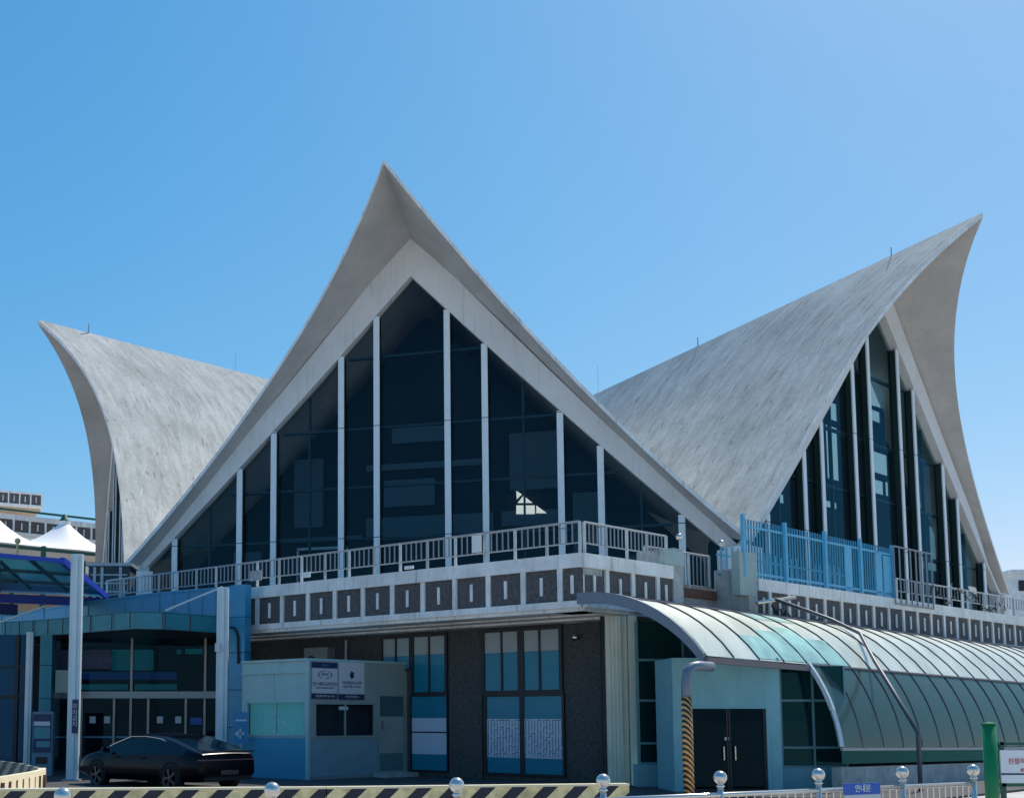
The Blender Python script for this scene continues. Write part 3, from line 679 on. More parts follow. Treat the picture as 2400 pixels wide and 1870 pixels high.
# eave gutter, purlins, bottom rail, low wall
g = MB(); g.bar(vp(-.1, 3.64, -.05), vp(4*PIT, 3.64, -.05), .12, .14); g.build('eave_gutter', M['rib'], vault)
MB().tube([vp(4*PIT, 3.62, .02), vp(TE, 3.62, .02)], .035, 6).build('purlin', M['rib'], vault)
MB().tube([vp(0, 1.5, .02), vp(TE, 1.5, .02)], .025, 6).build('purlin', M['rib'], vault)
def low_(t, z, w=4.4): p = T0+AX*t+PR*w; return Vector((p.x, p.y, z-.010*t))
MB().bar(low_(4*PIT, .92), low_(TE, .80), .06, .07).build('bottom_rail', M['rail'], vault)
bl = MB(); a, b_ = low_(4*PIT, .56), low_(TE, .5)
bl.quad(a, b_, b_+Vector((0,0,.4)), a+Vector((0,0,.4))); bl.build('bottom_glass', M['green'], vault)
lw = MB(); lw.poly([low_(4*PIT-.05, GZ), low_(TE, GZ), low_(TE, .45), low_(4*PIT-.05, .47)], tuple(-PR*.25)); lw.build('low_wall', M['concrete'], vault)
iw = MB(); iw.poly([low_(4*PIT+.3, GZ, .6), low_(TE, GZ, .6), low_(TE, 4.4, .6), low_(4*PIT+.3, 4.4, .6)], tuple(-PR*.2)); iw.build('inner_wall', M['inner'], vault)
# striped bent support post
pt = [at(1668, 1562, 25.9), at(1635, 1560, 25.6), at(1622, 1562, 25.5), at(1611, 1575, 25.45), at(1608, 1600, 25.4)]
xx = pt[-1]
MB().tube([pt[0], pt[1], pt[2], pt[3], pt[4], Vector((xx.x, xx.y, 2.0))], .11, 12).build('support_post', M['arch'], vault, smooth=True)
MB().tube([Vector((xx.x, xx.y, 2.1)), Vector((xx.x, xx.y, GZ))], .118, 16).build('hazard_tape', stripes('orange_black_tape', (.85,.42,.12), (.02,.015,.015), (.9,.5), .12, 1.0), vault, smooth=True)
MB().tube([vp(-.1, .1, .0), vp(-.1, .1, -.28)], .05, 8).build('arch_bracket', M['rail'], vault)
# drain pipe laid over the vault
dp = [PLR.p(9.0, 5.35, .3), at(1950, 1452, 34.5), at(2016, 1484, 33.0), at(2048, 1545, 31.3), at(2085, 1605, 30.1), at(2152, 1716, 28.6), at(2152, 1722, 28.6)]
dp.append(Vector((dp[-1].x, dp[-1].y, GZ)))
tag(MB().tube(dp, .055, 8).build('drain_pipe', mat('dark_grey_pipe', (.07,.085,.11), .5), smooth=True), 'thin grey drain pipe running down across the curved canopy to the ground', 'pipe')
tp = [at(1775, 1412, 35), at(1863, 1400, 36.5)]
tag(MB().tube(tp, .06, 8).build('metal_tube', M['steel'], smooth=True), 'short bright metal tube lying on the ledge below the blue fence', 'tube')
cb = []
for k in range(30):
    a = k/29; cb.append(PLR.p(8.8+2.6*a, 5.0-.55*a+.16*math.sin(k*1.7), .35+.08*math.cos(k*2.3)))
tag(MB().tube(cb, .03, 5).build('cable_bundle', M['black']), 'tangled dark cables hanging below the ledge at the blue fence', 'cable')
rc = random.Random(8); cb = []; zc_ = 6.5
for k in range(46):
    zc_ = min(6.7, max(6.02, zc_+rc.uniform(-.22, .2))); cb.append(PLR.p(20.5+k*.16+rc.uniform(-.1,.1), zc_, .14+rc.uniform(-.04,.1)))
tag(MB().tube(cb, .022, 5).build('loose_cable', M['black']), 'loose dark cables tangled in the low railing at far right', 'cable')

# ------------------------------------------------------------------ ticket booth
bo = thing('ticket_booth', 'blue grey metal ticket booth with wide windows in front of the granite wall', 'booth', (-1.36, 34, GZ))
BC = at(722, 1829, 34.0); BC = (BC.x, BC.y); PBL = Pl(BC, (-.76, .65)); PBR = Pl(BC, (.763, .646))
ZT = 3.34; LL = PBL.hit(567, 1690)[0]; LR = PBR.hit(960, 1690)[0]
def pieces(pl, L, box, m_, parts, zt=ZT):
    a, b_, z0, z1 = rect(pl, *box)
    w_ = MB(); w_.slab(pl, .0, L, GZ, z0, -.1, 0); w_.slab(pl, 0, L, z1, zt, -.1, 0); w_.slab(pl, 0, a, z0, z1, -.1, 0); w_.slab(pl, b_, L, z0, z1, -.1, 0)
    return w_.build('booth_wall', m_, bo), (a, b_, z0, z1)
wl, q1 = pieces(PBL, LL, (577,1643,717,1724), M['booth'], None)
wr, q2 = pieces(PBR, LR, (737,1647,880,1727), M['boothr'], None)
MB().slab(PBL, .05, LL, GZ, q1[2]-.05, .002, .03).build('lower_panel', M['boothblue'], bo)
MB().slab(PBR, .05, PBR.hit(884,1700)[0], GZ+.12, q2[2]-.05, .002, .03).build('lower_panel', mat('booth_lower_side', (.20,.31,.36), .5, var=.1), bo)
cap = [PBL.p(-.0, 0, .06), PBL.p(LL, 0, .06), PBL.p(LL, 0, -3.3), PBR.p(LR, 0, -.1), PBR.p(LR, 0, .06)]
MB().poly([Vector((p.x, p.y, ZT)) for p in cap], (0,0,.07)).build('booth_roof', M['booth'], bo)
tr = MB(); z = PBL.hit(650, 1577)[1]; tr.slab(PBL, .05, LL, z-.02, z+.03, 0, .05); tr.slab(PBL, LL*.5, LL*.5+.02, q1[3], z, 0, .02); tr.slab(PBL, -.06, .06, GZ, ZT, -.02, .06); tr.build('trim', M['booth'], bo)
for pl, q, m_ in ((PBL, q1, 'litteal'), (PBR, q2, 'inner')):
    a, b_, z0, z1 = q
    f = MB(); f.slab(pl, a, a+.05, z0, z1, -.08, .02); f.slab(pl, b_-.05, b_, z0, z1, -.08, .02); f.slab(pl, a, b_, z1-.04, z1, -.08, .02); f.slab(pl, a, b_, z0, z0+.05, -.08, .04)
    f.slab(pl, (a+b_)/2-.02, (a+b_)/2+.02, z0, z1, -.06, .0)
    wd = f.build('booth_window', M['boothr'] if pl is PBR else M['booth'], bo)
    MB().quad(pl.p(a,z0,-.03), pl.p(b_,z0,-.03), pl.p(b_,z1,-.03), pl.p(a,z1,-.03)).build('pane', M['pane'], wd)
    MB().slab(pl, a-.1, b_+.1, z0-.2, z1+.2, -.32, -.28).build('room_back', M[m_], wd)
# clutter in the lit window
cl = MB(); rn = random.Random(2)
for k in range(26):
    s = q1[0]+.2+rn.random()*(q1[1]-q1[0]-.6); z = q1[2]+rn.random()*.75; cl.slab(PBL, s, s+.02+rn.random()*.07, z, z+.02+rn.random()*.05, -.27, -.26)
cl.build('desk_clutter', mat('pale_clutter', (.8,.9,.85), .6), bo)
# door
a, b_, z0, z1 = rect(PBR, 886, 1631, 944, 1806)
dr = MB().slab(PBR, a, b_, GZ+.05, z1, 0, .05).build('booth_door', M['boothr'], bo)
x = rect(PBR, 888, 1631, 942, 1678); MB().slab(PBR, *x, .05, .06).build('door_window', mat('door_glass', (.04,.11,.12), .2), dr)
x = rect(PBR, 888, 1764, 942, 1805); MB().slab(PBR, *x, .05, .06).build('kick_plate', mat('kick_plate', (.08,.17,.18), .5), dr)
x = rect(PBR, 889, 1690, 896, 1707); MB().slab(PBR, *x, .05, .1).build('door_handle', M['chrome'], dr)
x = rect(PBR, 795, 1655, 816, 1663); MB().slab(PBR, *x, -.02, .0).build('window_notice', M['signw'], bo)
x = rect(PBR, 871, 1806, 950, 1826); tag(MB().slab(PBR, x[0], x[1], GZ, -.02, .06, .6).build('door_step', M['concrete']), 'low concrete step below the ticket booth door', 'step')
# signs on the booth
def bsign(box, label, top, bottom, lines, logo):
    a, b_, z0, z1 = rect(PBR, *box); t = thing('booth_sign', label, 'sign', PBR.p((a+b_)/2, z0, .03))
    H_ = z1-z0; zb = z0+H_*.15; zt = z1-H_*(.16 if top else 0)
    MB().slab(PBR, a, b_, zb, zt, 0, .04).build('sign_board', M['signw'], t)
    MB().slab(PBR, a, b_, z0, zb-.01, 0, .04).build('sign_footer', M['signd'], t)
    if top: MB().slab(PBR, a, b_, zt+.01, z1, 0, .04).build('sign_header', M['signd'], t)
    W_ = b_-a; c = (a+b_)/2
    for k, (tx, zz, sz, mm) in enumerate(lines): text('lettering', tx, M[mm], t, PBR.p(c, z0+H_*zz, .045), (PBR.u.x, PBR.u.y), sz, up=(0,0,1))
    lg = MB(); cz = z0+H_*.66
    if logo == 'ring':
        for k in range(28):
            if k in (5, 6, 19, 20): continue
            a0 = 2*math.pi*k/28; a1 = 2*math.pi*(k+1)/28; r1, r2 = .27, .12
            P = lambda an, sx: PBR.p(c+math.cos(an)*r1*sx, cz+math.sin(an)*r2*sx, .046)
            lg.quad(P(a0, 1), P(a1, 1), P(a1, .86), P(a0, .86))
    else:
        for an, rr in ((0, .13), (1, .10)):
            pts = [PBR.p(c+math.cos(2*math.pi*k/10)*.10*(1 if k % 2 else .7), cz+math.sin(2*math.pi*k/10)*.13*(1 if k % 2 else .75), .046) for k in range(10)]
        lg.poly(pts, (0, 0, .001)); lg.v = [v for v in lg.v]
    lg.build('emblem', M['ink'], t)
bsign((730,1552,789,1637), 'white booth sign with oval ring emblem, navy header and navy footer', True, True, [('MTIS', .66, .13, 'ink'), ('한국해양교통안전', .40, .125, 'ink'), ('KOREA MARITIME SAFETY', .30, .062, 'ink'), ('운항관리센터 061-240', .07, .08, 'signw'), ('ANSIM', .92, .09, 'blue')], 'ring')
bsign((793,1552,852,1639), 'plain pale booth sign with small round crest and navy footer', False, True, [('지방해양수산청', .44, .12, 'ink'), ('Regional Office of Oceans', .35, .065, 'ink'), ('여객선터미널 2', .07, .085, 'signw')], 'crest')
# air conditioner on the wall behind the booth roof
x = rect(PW, 713, 1517, 767, 1547, .4)
acu = thing('air_conditioner', 'beige air conditioner unit on the granite wall above the booth roof', 'air conditioner', PW.p(x[0], 3.3, .2))
MB().slab(PW, x[0], x[1], 3.25, x[3], .02, .4).build('casing', M['ac'], acu)
c = PW.p(x[0]+(x[1]-x[0])*.68, 3.5, .41); MB().lathe(c, [(.24,0),(.24,.02),(.05,.03),(.0001,.03)], 16, axis=(PW.n.x, PW.n.y, 0)).build('fan_grille', M['frame'], acu)
s, z = PW.hit(815, 1500); tag(MB().tube([PW.p(s, 3.2, .08), PW.p(s, z, .08)], .05, 8).build('vent_pipe', M['rail']), 'short vertical grey pipe on the wall above the booth', 'pipe')

# ------------------------------------------------------------------ left entrance pavilion
pav = thing('entrance_pavilion', 'blue metal clad entrance pavilion with curved canopy band and dark glass doors', 'building', (-8, 40, GZ))
def dz_(px, z, py): return (z-EYE)*F/(YH-py)
LB = [(-40,41.0),(0,40.0),(80,39.2),(158,38.2),(240,36.9),(317,36.0),(385,36.2),(445,36.9),(504,37.6),(572,38.4)]
lbp = []
for k in range(len(LB)-1):
    for j in range(3):
        f_ = j/3; lbp.append((LB[k][0]*(1-f_)+LB[k+1][0]*f_, LB[k][1]*(1-f_)+LB[k+1][1]*f_))
lbp.append(LB[-1])
P3 = lambda px, Y, z: Vector(((px-PPX)/F*Y, Y, z))
bd = MB()
for k in range(len(lbp)-1):
    a, b_ = lbp[k], lbp[k+1]
    bd.quad(P3(a[0],a[1],4.44), P3(b_[0],b_[1],4.44), P3(b_[0],b_[1],4.98), P3(a[0],a[1],4.98))
bd.build('canopy_band', M['tealclad'], pav)
for k, px in enumerate((10,43,75,110,145,210,260,303,380,385,445)):
    Y = [l[1] for l in lbp if l[0] >= px][0]; MB().bar(P3(px,Y-.01,4.45), P3(px,Y-.01,4.97), .03, .02).build('panel_seam', M['frame'], pav)
UB = [(-40,50.0),(0,48.0),(100,45.2),(204,42.4),(290,40.8),(371,39.4),(440,38.6),(504,38.0),(535,37.7)]
ub = MB()
for k in range(len(UB)-1):
    a, b_ = UB[k], UB[k+1]; ub.quad(P3(a[0],a[1],4.9), P3(b_[0],b_[1],4.9), P3(b_[0],b_[1],5.97), P3(a[0],a[1],5.97))
    m_ = ((a[0]+b_[0])/2, (a[1]+b_[1])/2)
    for q_ in (a, m_): MB().bar(P3(q_[0],q_[1]-.02,4.95), P3(q_[0],q_[1]-.02,5.96), .03, .02).build('panel_seam', M['tealclad'], pav)
ub.build('upper_band', M['blueclad'], pav)
# roof plates between the bands and under the canopy
rp = [P3(x, y, 4.975) for x, y in lbp] + [P3(572,39.0,4.975), P3(-40,52,4.975)]
MB().poly(rp, (0,0,-.03)).build('canopy_top', M['tealclad'], pav)
rp = [P3(x, y+.05, 4.46) for x, y in lbp] + [P3(572,44,4.46), P3(-40,50,4.46)]
MB().poly(rp, (0,0,-.03)).build('canopy_ceiling', mat('pavilion_ceiling', (.06,.09,.11), .4, .3), pav)
rp = [P3(x, y, 5.9) for x, y in UB] + [P3(535,44,5.9), P3(-40,58,5.9)]
MB().poly(rp, (0,0,-.03)).build('upper_roof', M['blueclad'], pav)
# clad return between pavilion and booth
cr = MB()
A_ = P3(536,37.5,0); B_ = P3(573,37.1,0)
PC = Pl((A_.x, A_.y), (B_.x-A_.x, B_.y-A_.y)); Lc = (B_-A_).length
for z0, z1 in ((GZ,1.35),(1.37,2.55),(2.57,3.75),(3.77,4.9),(4.92,5.97)): cr.slab(PC, 0, Lc, z0, z1, -.3, 0)
cr.build('clad_return', M['blueclad'], pav)
# glazed front
PE = Pl((-8, 40.2), (1, .0))
ex0 = PE.hit(125, 1600)[0]; ex1 = PE.hit(536, 1600)[0]
MB().quad(PE.p(ex0, GZ), PE.p(ex1, GZ), PE.p(ex1, 4.45), PE.p(ex0, 4.45)).build('entrance_glass', M['dglass'], pav)
fm = MB(); z0 = PE.hit(300, 1636)[1]; z1 = PE.hit(300, 1620)[1]; fm.slab(PE, ex0, ex1, z0, z1, .0, .25)
fm.build('door_header', mat('header_aluminium', (.18,.24,.27), .35, .5), pav)
M['entf'] = mat('entrance_aluminium', (.27,.26,.25), .4, .5)
for px in (192, 268, 307, 348, 436, 480):
    s = PE.hit(px, 1700)[0]; MB().slab(PE, s-.04, s+.04, GZ, z0, .0, .12).build('door_jamb', M['entf'], pav)
for px in (310, 482):
    s = PE.hit(px, 1560)[0]; MB().slab(PE, s-.04, s+.04, z1, 4.44, .0, .12).build('glazing_mullion', M['entf'], pav)
MB().slab(PE, ex0, ex1, .98, 1.03, .0, .05).build('push_rail', M['blueclad'], pav)
for px, c in ((216,'signw'),(250,'signw'),(374,'signw'),(417,'signw')):
    x = rect(PE, px-7, 1678, px+7, 1694, .1); MB().slab(PE, *x, .02, .04).build('door_notice', M[c], pav)
x = rect(PE, 445, 1681, 472, 1697, .1); MB().slab(PE, *x, .02, .04).build('blue_door_notice', M['signb'], pav)
# interior: back wall, lit strips, sign board
PI_ = Pl((-8, 43.5), (1, 0))
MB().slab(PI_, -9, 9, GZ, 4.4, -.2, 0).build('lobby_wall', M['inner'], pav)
for x0, y0, x1, y1, mm in ((262,1522,360,1570,'tealin'),(415,1522,425,1532,'tealin'),(435,1520,475,1532,'tealin'),(186,1574,415,1592,'bluein'),(186,1603,300,1616,'tealin'),(316,1603,415,1616,'tealin')):
    if mm == 'tealin' and 'tealin' not in M: M['tealin'] = emis('lobby_teal_light', (.02,.30,.34), .22); M['bluein'] = emis('lobby_blue_band', (.01,.07,.28), .25)
    x = rect(PI_, x0, y0, x1, y1); MB().slab(PI_, *x, .02, .08).build('lobby_light', M[mm], pav)
x = rect(PE, 187, 1523, 262, 1568, .2); sgn = thing('entrance_sign', 'dark sign board hanging inside the entrance glass with faint letters', 'sign', PE.p((x[0]+x[1])/2, x[2], .3))
a0 = PE.hit(135, 1540, .3)[0]
MB().slab(PE, a0, x[1], x[2], x[3], .28, .36).build('sign_board', M['signd'], sgn)
text('lettering', 'NODRAE', mat('dim_letters', (.05,.07,.13), .5), sgn, PE.p((a0+x[1])/2+.35, (x[2]+x[3])/2, .37), (1,0), .34)
# left wing of the pavilion: blue glass bays and clad pier
PV = Pl((-11, 38.6), (1, 0))
a = PV.hit(-60,1600)[0]; b_ = PV.hit(140,1600)[0]
M['bluewall'] = glass('blue_wall_glass', (.02,.06,.10), opac=.85, body=(.003,.06,.13), refl=(.2,.5,.8))
MB().quad(PV.p(a,GZ,0), PV.p(PV.hit(62,1600)[0],GZ,0), PV.p(PV.hit(62,1600)[0],4.44,0), PV.p(a,4.44,0)).build('blue_glass_bay', M['bluewall'], pav)
f = MB()
for px in (-30, 40, 62): s = PV.hit(px,1600)[0]; f.slab(PV, s-.06, s+.06, GZ, 4.44, 0, .1)
z = PV.hit(30,1632)[1]; f.slab(PV, a, PV.hit(62,1600)[0], z-.05, z+.05, 0, .08); z = PV.hit(30,1562)[1]; f.slab(PV, a, PV.hit(62,1600)[0], z-.03, z+.03, 0, .08)
f.build('bay_frame', M['frame'], pav)
s0 = PV.hit(92,1600)[0]; s1 = PV.hit(120,1600)[0]; f = MB()
for z0, z1 in ((GZ,1.2),(1.22,2.3),(2.32,3.4),(3.42,4.44)): f.slab(PV, s0, s1, z0, z1, -.5, .0)
f.build('clad_pier', M['tealclad'], pav)
x = rect(PV, 126, 1569, 158, 1622, .1); MB().slab(PV, *x, -.3, -.1).build('grey_panel', M['boothr'], pav)
# round steel posts in front
for i, (px, w_, Y, zt, lab) in enumerate(((176,27,33.6,None,'tall pale steel post carrying the blue glass canopy'),(521,27,36.0,None,'pale steel post at the right end of the entrance canopy'),(69,15,37.5,4.44,'thin pale steel post at the left glass wall'))):
    x = (px-PPX)/F*Y
    ztop = {0: EYE+(YH-1297)*Y/F, 1: EYE+(YH-1376)*Y/F, 2: 4.44}[i]
    hw = w_/2*Y/F
    t = thing('steel_post', lab, 'post', (x, Y, GZ), 'pale steel posts at the entrance')
    m_ = MB(); m_.box(x-hw, x+hw, Y-hw*.6, Y+hw*.6, GZ+.1, ztop); m_.box(x-hw*.45, x+hw*.35, Y-hw, Y-hw*.6, GZ+.1, ztop-.02); m_.build('shaft', M['whitepost'], t)
    MB().box(x-hw*1.5, x+hw*1.5, Y-hw*1.5, Y+hw*1.5, GZ, GZ+.1).build('base_plate', M['rail'], t)
    if i == 0:
        b2 = MB(); b2.box(x+hw*.0, x+hw, Y-hw-.06, Y-hw, 1.22, 2.18); b2.build('side_sign', M['signd'], t)
        text('lettering', '주\n차\n금\n지', M['signw'], t, (x+hw*.5, Y-hw-.066, 1.72), (1,0), .17)
# tie rods
MB().tube([P3(519,36,5.75), P3(386,36.4,5.05)], .035, 6).build('tie_rod', M['whitepost'], pav)
MB().tube([P3(100,37.6,5.3), P3(-5,38.6,4.85)], .035, 6).build('tie_rod', M['whitepost'], pav)
# floodlight on the right post
tag(MB().box((505-PPX)/F*35.7, (514-PPX)/F*35.7, 35.5, 35.75, EYE+(YH-1528)*35.7/F, EYE+(YH-1508)*35.7/F).build('wall_box', M['signw']), 'small grey box on the left side of the right entrance post', 'box')
# black cable down the clad return
cbp = [PC.p(.1,4.6,.05), PC.p(.3,4.55,.05), PC.p(.42,4.3,.05), PC.p(.46,3.4,.05)]
tag(MB().tube(cbp, .04, 6).build('black_pipe', M['black']), 'black pipe bending down beside the blue cladding above the booth', 'pipe')
# information kiosk
kx = at(98, 1790, 36.5); PK = Pl((kx.x, 36.5), (1, 0))
ki = thing('information_kiosk', 'grey information kiosk with navy poster beside the left glass wall', 'kiosk', (kx.x, 36.5, GZ))
x = rect(PK, 75, 1667, 123, 1790); MB().slab(PK, x[0], x[1], GZ, x[3], -.3, 0).build('cabinet', mat('kiosk_grey', (.10,.19,.26), .5), ki)
x = rect(PK, 78, 1673, 120, 1762); po = MB().slab(PK, *x, 0, .03).build('poster', M['signd'], ki)
x = rect(PK, 80, 1690, 118, 1700); MB().slab(PK, *x, .03, .035).build('poster_title', M['signw'], po)
x = rect(PK, 80, 1703, 118, 1730); MB().slab(PK, *x, .03, .035).build('poster_text', M['tealclad'], po)
x = rect(PK, 86, 1736, 118, 1750); MB().slab(PK, *x, .03, .035).build('poster_text', M['tealclad'], po)
x = rect(PK, 84, 1773, 111, 1789); MB().slab(PK, *x, 0, .02).build('opening', M['frame'], ki)
# sky blue arrow sign
ks = at(566, 1750, 35.2); PS_ = Pl((ks.x, 35.2), (1, 0))
st = thing('arrow_sign', 'sky blue sign board with pale arrow between the post and the booth', 'sign', (ks.x, 35.2, GZ))
x = rect(PS_, 548, 1668, 582, 1742); MB().slab(PS_, x[0], x[1], x[2], x[3], -.04, 0).build('sign_board', mat('bright_blue_board', (.02,.22,.42), .5), st)
c = (x[0]+x[1])/2; zc = x[2]+.3
ar = MB(); ar.slab(PS_, c-.14, c+.1, zc-.03, zc+.03, 0, .01); ar.poly([PS_.p(c-.2, zc, .005), PS_.p(c-.08, zc+.11, .005), PS_.p(c-.08, zc-.11, .005)], (0,-.006,0)); ar.slab(PS_, c-.05, c+.0, zc-.15, zc+.15, 0, .01)
ar.build('arrow', M['signw'], st); MB().slab(PS_, c-.17, c+.17, zc+.38, zc+.43, 0, .01).build('caption_line', M['signw'], st)
MB().slab(PS_, c-.03, c+.03, GZ, x[2], -.04, 0).build('stand', M['rail'], st)

# blue glass canopy at far left
gc = thing('blue_glass_canopy', 'blue framed canopy of teal glass panels at the left edge', 'canopy', (-10, 37, 6.2))
ZG = 6.2
def cn(px, py): # point on the canopy plane by photo position
    d = ray(px, py); k = (ZG-EYE)/d.z; return Vector((d.x*k, d.y*k, ZG))
NL, NR = cn(-60, 1296), cn(146, 1314); FL, FR = cn(-60, 1385), cn(250, 1398)
MB().poly([NL, NR, FR, FL], (0,0,.03)).build('glass_panel', mat('teal_roof_glass', (.012,.32,.36), .15, .0, var=.15, vs=.5, spec=.8), gc)
f = MB()
for k in range(0, 5):
    a = NL.lerp(NR, k/4*1.0) if False else None
for (n, q) in ((cn(0,1316), cn(71,1380)), (cn(68,1309), cn(158,1384)), (cn(0,1330), cn(0,1385))): f.bar(n+Vector((0,0,-.03)), q+Vector((0,0,-.03)), .06, .06)
for a in (.33, .62): f.bar(NL.lerp(FL, a)+Vector((0,0,-.03)), NR.lerp(FR, a)+Vector((0,0,-.03)), .05, .05)
f.build('glazing_bar', mat('canopy_bar', (.01,.05,.10), .4), gc)
f = MB(); f.bar(FL+Vector((0,0,-.22)), FR+Vector((0,0,-.22)), .12, .32); f.build('blue_beam', M['bluebeam'], gc)
f = MB(); f.bar(NR+Vector((0,0,-.0)), FR+Vector((0,0,-.0)), .14, .2); f.bar(NL, NR, .08, .12); f.build('blue_side_beam', M['bluebeam'], gc)
f = MB(); f.bar(FL+Vector((0,-.3,-.62)), cn(45,1392)+Vector((0,-.3,-.62)), .3, .4); f.build('lower_beam', mat('dark_blue_paint', (.005,.02,.14), .4), gc)
# plant room between the canopy and the left gable
pr = thing('plant_room', 'dark louvred plant enclosure under the left gable end', 'enclosure', P3(250, 50, 5.9))
a = P3(203,49,0); b_ = P3(300,49,0); PQ = Pl((a.x, 49), (1, 0)); L_ = b_.x-a.x
MB().slab(PQ, 0, L_, 5.9, 8.15, -1.5, 0).build('casing', mat('plant_dark', (.03,.045,.055), .7, var=.4, vs=2), pr)
f = MB()
for k in range(5): f.slab(PQ, .1, L_-.1, 6.3+k*.36, 6.36+k*.36, 0, .05)
for k in (.12, .3, .75): f.slab(PQ, L_*k, L_*k+.12, 5.95, 8.1, 0, .08)
f.slab(PQ, -.1, L_+.1, 8.15, 8.28, -1.5, .1); f.build('louvre', M['rail'], pr)
ceo = None

# ------------------------------------------------------------------ tents and far buildings
PT = Pl(P3(0, 85, 0).to_2d(), (.78, .62))
def tent(s0, label):
    t = thing('tensile_tent', label, 'tent', PT.p(s0, 14.5, -3), 'white peaked tents')
    n = 24; hs = 3.05; G = []
    for i in range(n+1):
        row = []
        for j in range(n+1):
            x = -hs+2*hs*i/n; y = -hs+2*hs*j/n; r = max(.12, math.hypot(x, y)); e = max(abs(x), abs(y))/hs
            z = 14.75 + 1.15*(1-(abs(y)/hs)**1.4)*(1-.35*(x/hs)**2) + 1.75*(max(0, 1-r/(hs*1.2)))**2.2
            row.append(PT.p(s0+x, z, y-3.3))
        G.append(row)
    MB().grid(G).build('membrane', M['tent'], t, smooth=True)
    c = PT.p(s0, 0, -3.3)
    MB().lathe(Vector((c.x, c.y, 17.05)), [(.42,0),(.42,.42),(.38,.5),(.1,.95),(.001,1.0)], 12).build('peak_cap', M['dgreen'], t)
    MB().lathe(Vector((c.x, c.y, 17.08)), [(.46,0),(.46,.36)], 12).build('cap_collar', M['white'], t)
    f = MB()
    for y in (-6.3, -.3): f.slab(PT, s0-3, s0+3, 14.42, 14.66, y-.1, y+.1)
    f.build('frame_beam', M['dgreen'], t)
    for x, y in ((-3,-.3),(-3,-6.3)): MB().slab(PT, s0+x-.15, s0+x+.15, GZ, 14.8, y-.15, y+.15).build('tent_post', M['dgreen'], t)
s1 = PT.hit(150, 1270, -3.3)[0]
tent(s1, 'white peaked tent roof just left of the left gable'); tent(s1-6.1, 'white peaked tent roof cut by the left picture edge'); tent(s1+6.1, 'white peaked tent roof mostly hidden behind the left gable')
tag(MB().slab(PT, -8, 14, GZ, 14.0, -20, -8).build('tan_block', M['tan']), 'tan rendered wall behind and below the white tents', 'building')
yp = thing('globe_lamp', 'pale yellow globe lamp on a thin pole before the white tents', 'lamp', P3(33, 60, GZ))
c = P3(33, 60, 0); MB().tube([Vector((c.x, c.y, GZ)), Vector((c.x, c.y, EYE+(YH-1272)*60/F))], .06, 8).build('pole', M['yellowp'], yp); MB().ball(Vector((c.x, c.y, EYE+(YH-1265)*60/F)), .16, 12, 8).build('globe', M['yellowp'], yp, smooth=True)
fb_ = thing('far_terrace_building', 'far terrace building with dark slotted parapet panels behind the tents', 'building', P3(60, 112, GZ))
a = P3(0,110,0); PX_ = Pl((a.x, a.y), (.78, .6)); zt = EYE+(YH-1199)*110/F
parapet(fb_, PX_, -8, 22, zt, .95, 1.62, 13, sc=1.35, name='parapet')
MB().slab(PX_, -8, 22, GZ, zt-2.2, -14, -.8).build('wall', M['white'], fb_)
f = MB(); f.slab(PX_, -8, 22, zt+.35, zt+.55, -.3, -.1); f.build('green_rail', M['dgreen'], fb_)
ft = thing('far_tower_block', 'higher far block with four slotted panels at the left picture edge', 'building', P3(30, 125, GZ))
a = P3(0,125,0); PY_ = Pl((a.x, a.y), (.9, .43)); zt = EYE+(YH-1144)*125/F
e_ = PY_.hit(101, 1160)[0]
parapet(ft, PY_, -8, e_, zt, e_-.15-6*1.19, 1.19, 7, sc=1.0, name='parapet', h1=.22, hp=1.15, hb=.25)
MB().slab(PY_, -8, e_-.2, zt-2.0, zt-1.75, -6, -.3).build('overhang', M['tan'], ft)
MB().slab(PY_, -8, PY_.hit(50,1190)[0], GZ, zt-2.0, -5, -1.2).build('tower_wall', M['tan'], ft)
rb = thing('distant_pale_building', 'distant pale flat building at the right picture edge behind the right gable', 'building', P3(2410, 130, GZ))
x0 = P3(2385,130,0).x; z = EYE+(YH-1334)*130/F
MB().box(x0, x0+25, 130, 145, GZ, z-.5).build('wall', M['white'], rb); MB().box(x0-.3, x0+25.3, 129.7, 145.3, z-.5, z).build('roof', M['white'], rb)
MB().box(x0+.6, x0+20, 129.9, 130, z-2.4, z-1.2).build('window', M['frame'], rb)

# ------------------------------------------------------------------ parked car
hx, hy = -.735, .678
car = thing('parked_car', 'black fastback saloon parked before the entrance, seen from behind', 'car', (0,0,GZ))
rw_ = Vector(((414-PPX)/F*29.3, 29.3, 0))                     # left rear wheel
Lf = Vector((-.678, -.735, 0)); Hd = Vector((hx, hy, 0)).normalized()
CS = 1.085
org = rw_ - Lf*.80*CS - Hd*(-1.45)*CS                                # centre of the wheelbase
Zg = GZ
def cp(x, y, z): return org+Hd*x*CS+Lf*y*CS*1.03+Vector((0,0,Zg+z*.985))
car.location = cp(0,0,0)
zt_ = [(-2.42,.80),(-2.38,.98),(-2.2,1.045),(-1.9,1.12),(-1.45,1.28),(-.9,1.415),(-.3,1.475),(.3,1.46),(.8,1.34),(1.2,1.16),(1.5,1.00),(1.9,.92),(2.2,.82),(2.38,.66),(2.44,.5)]
G = []; 
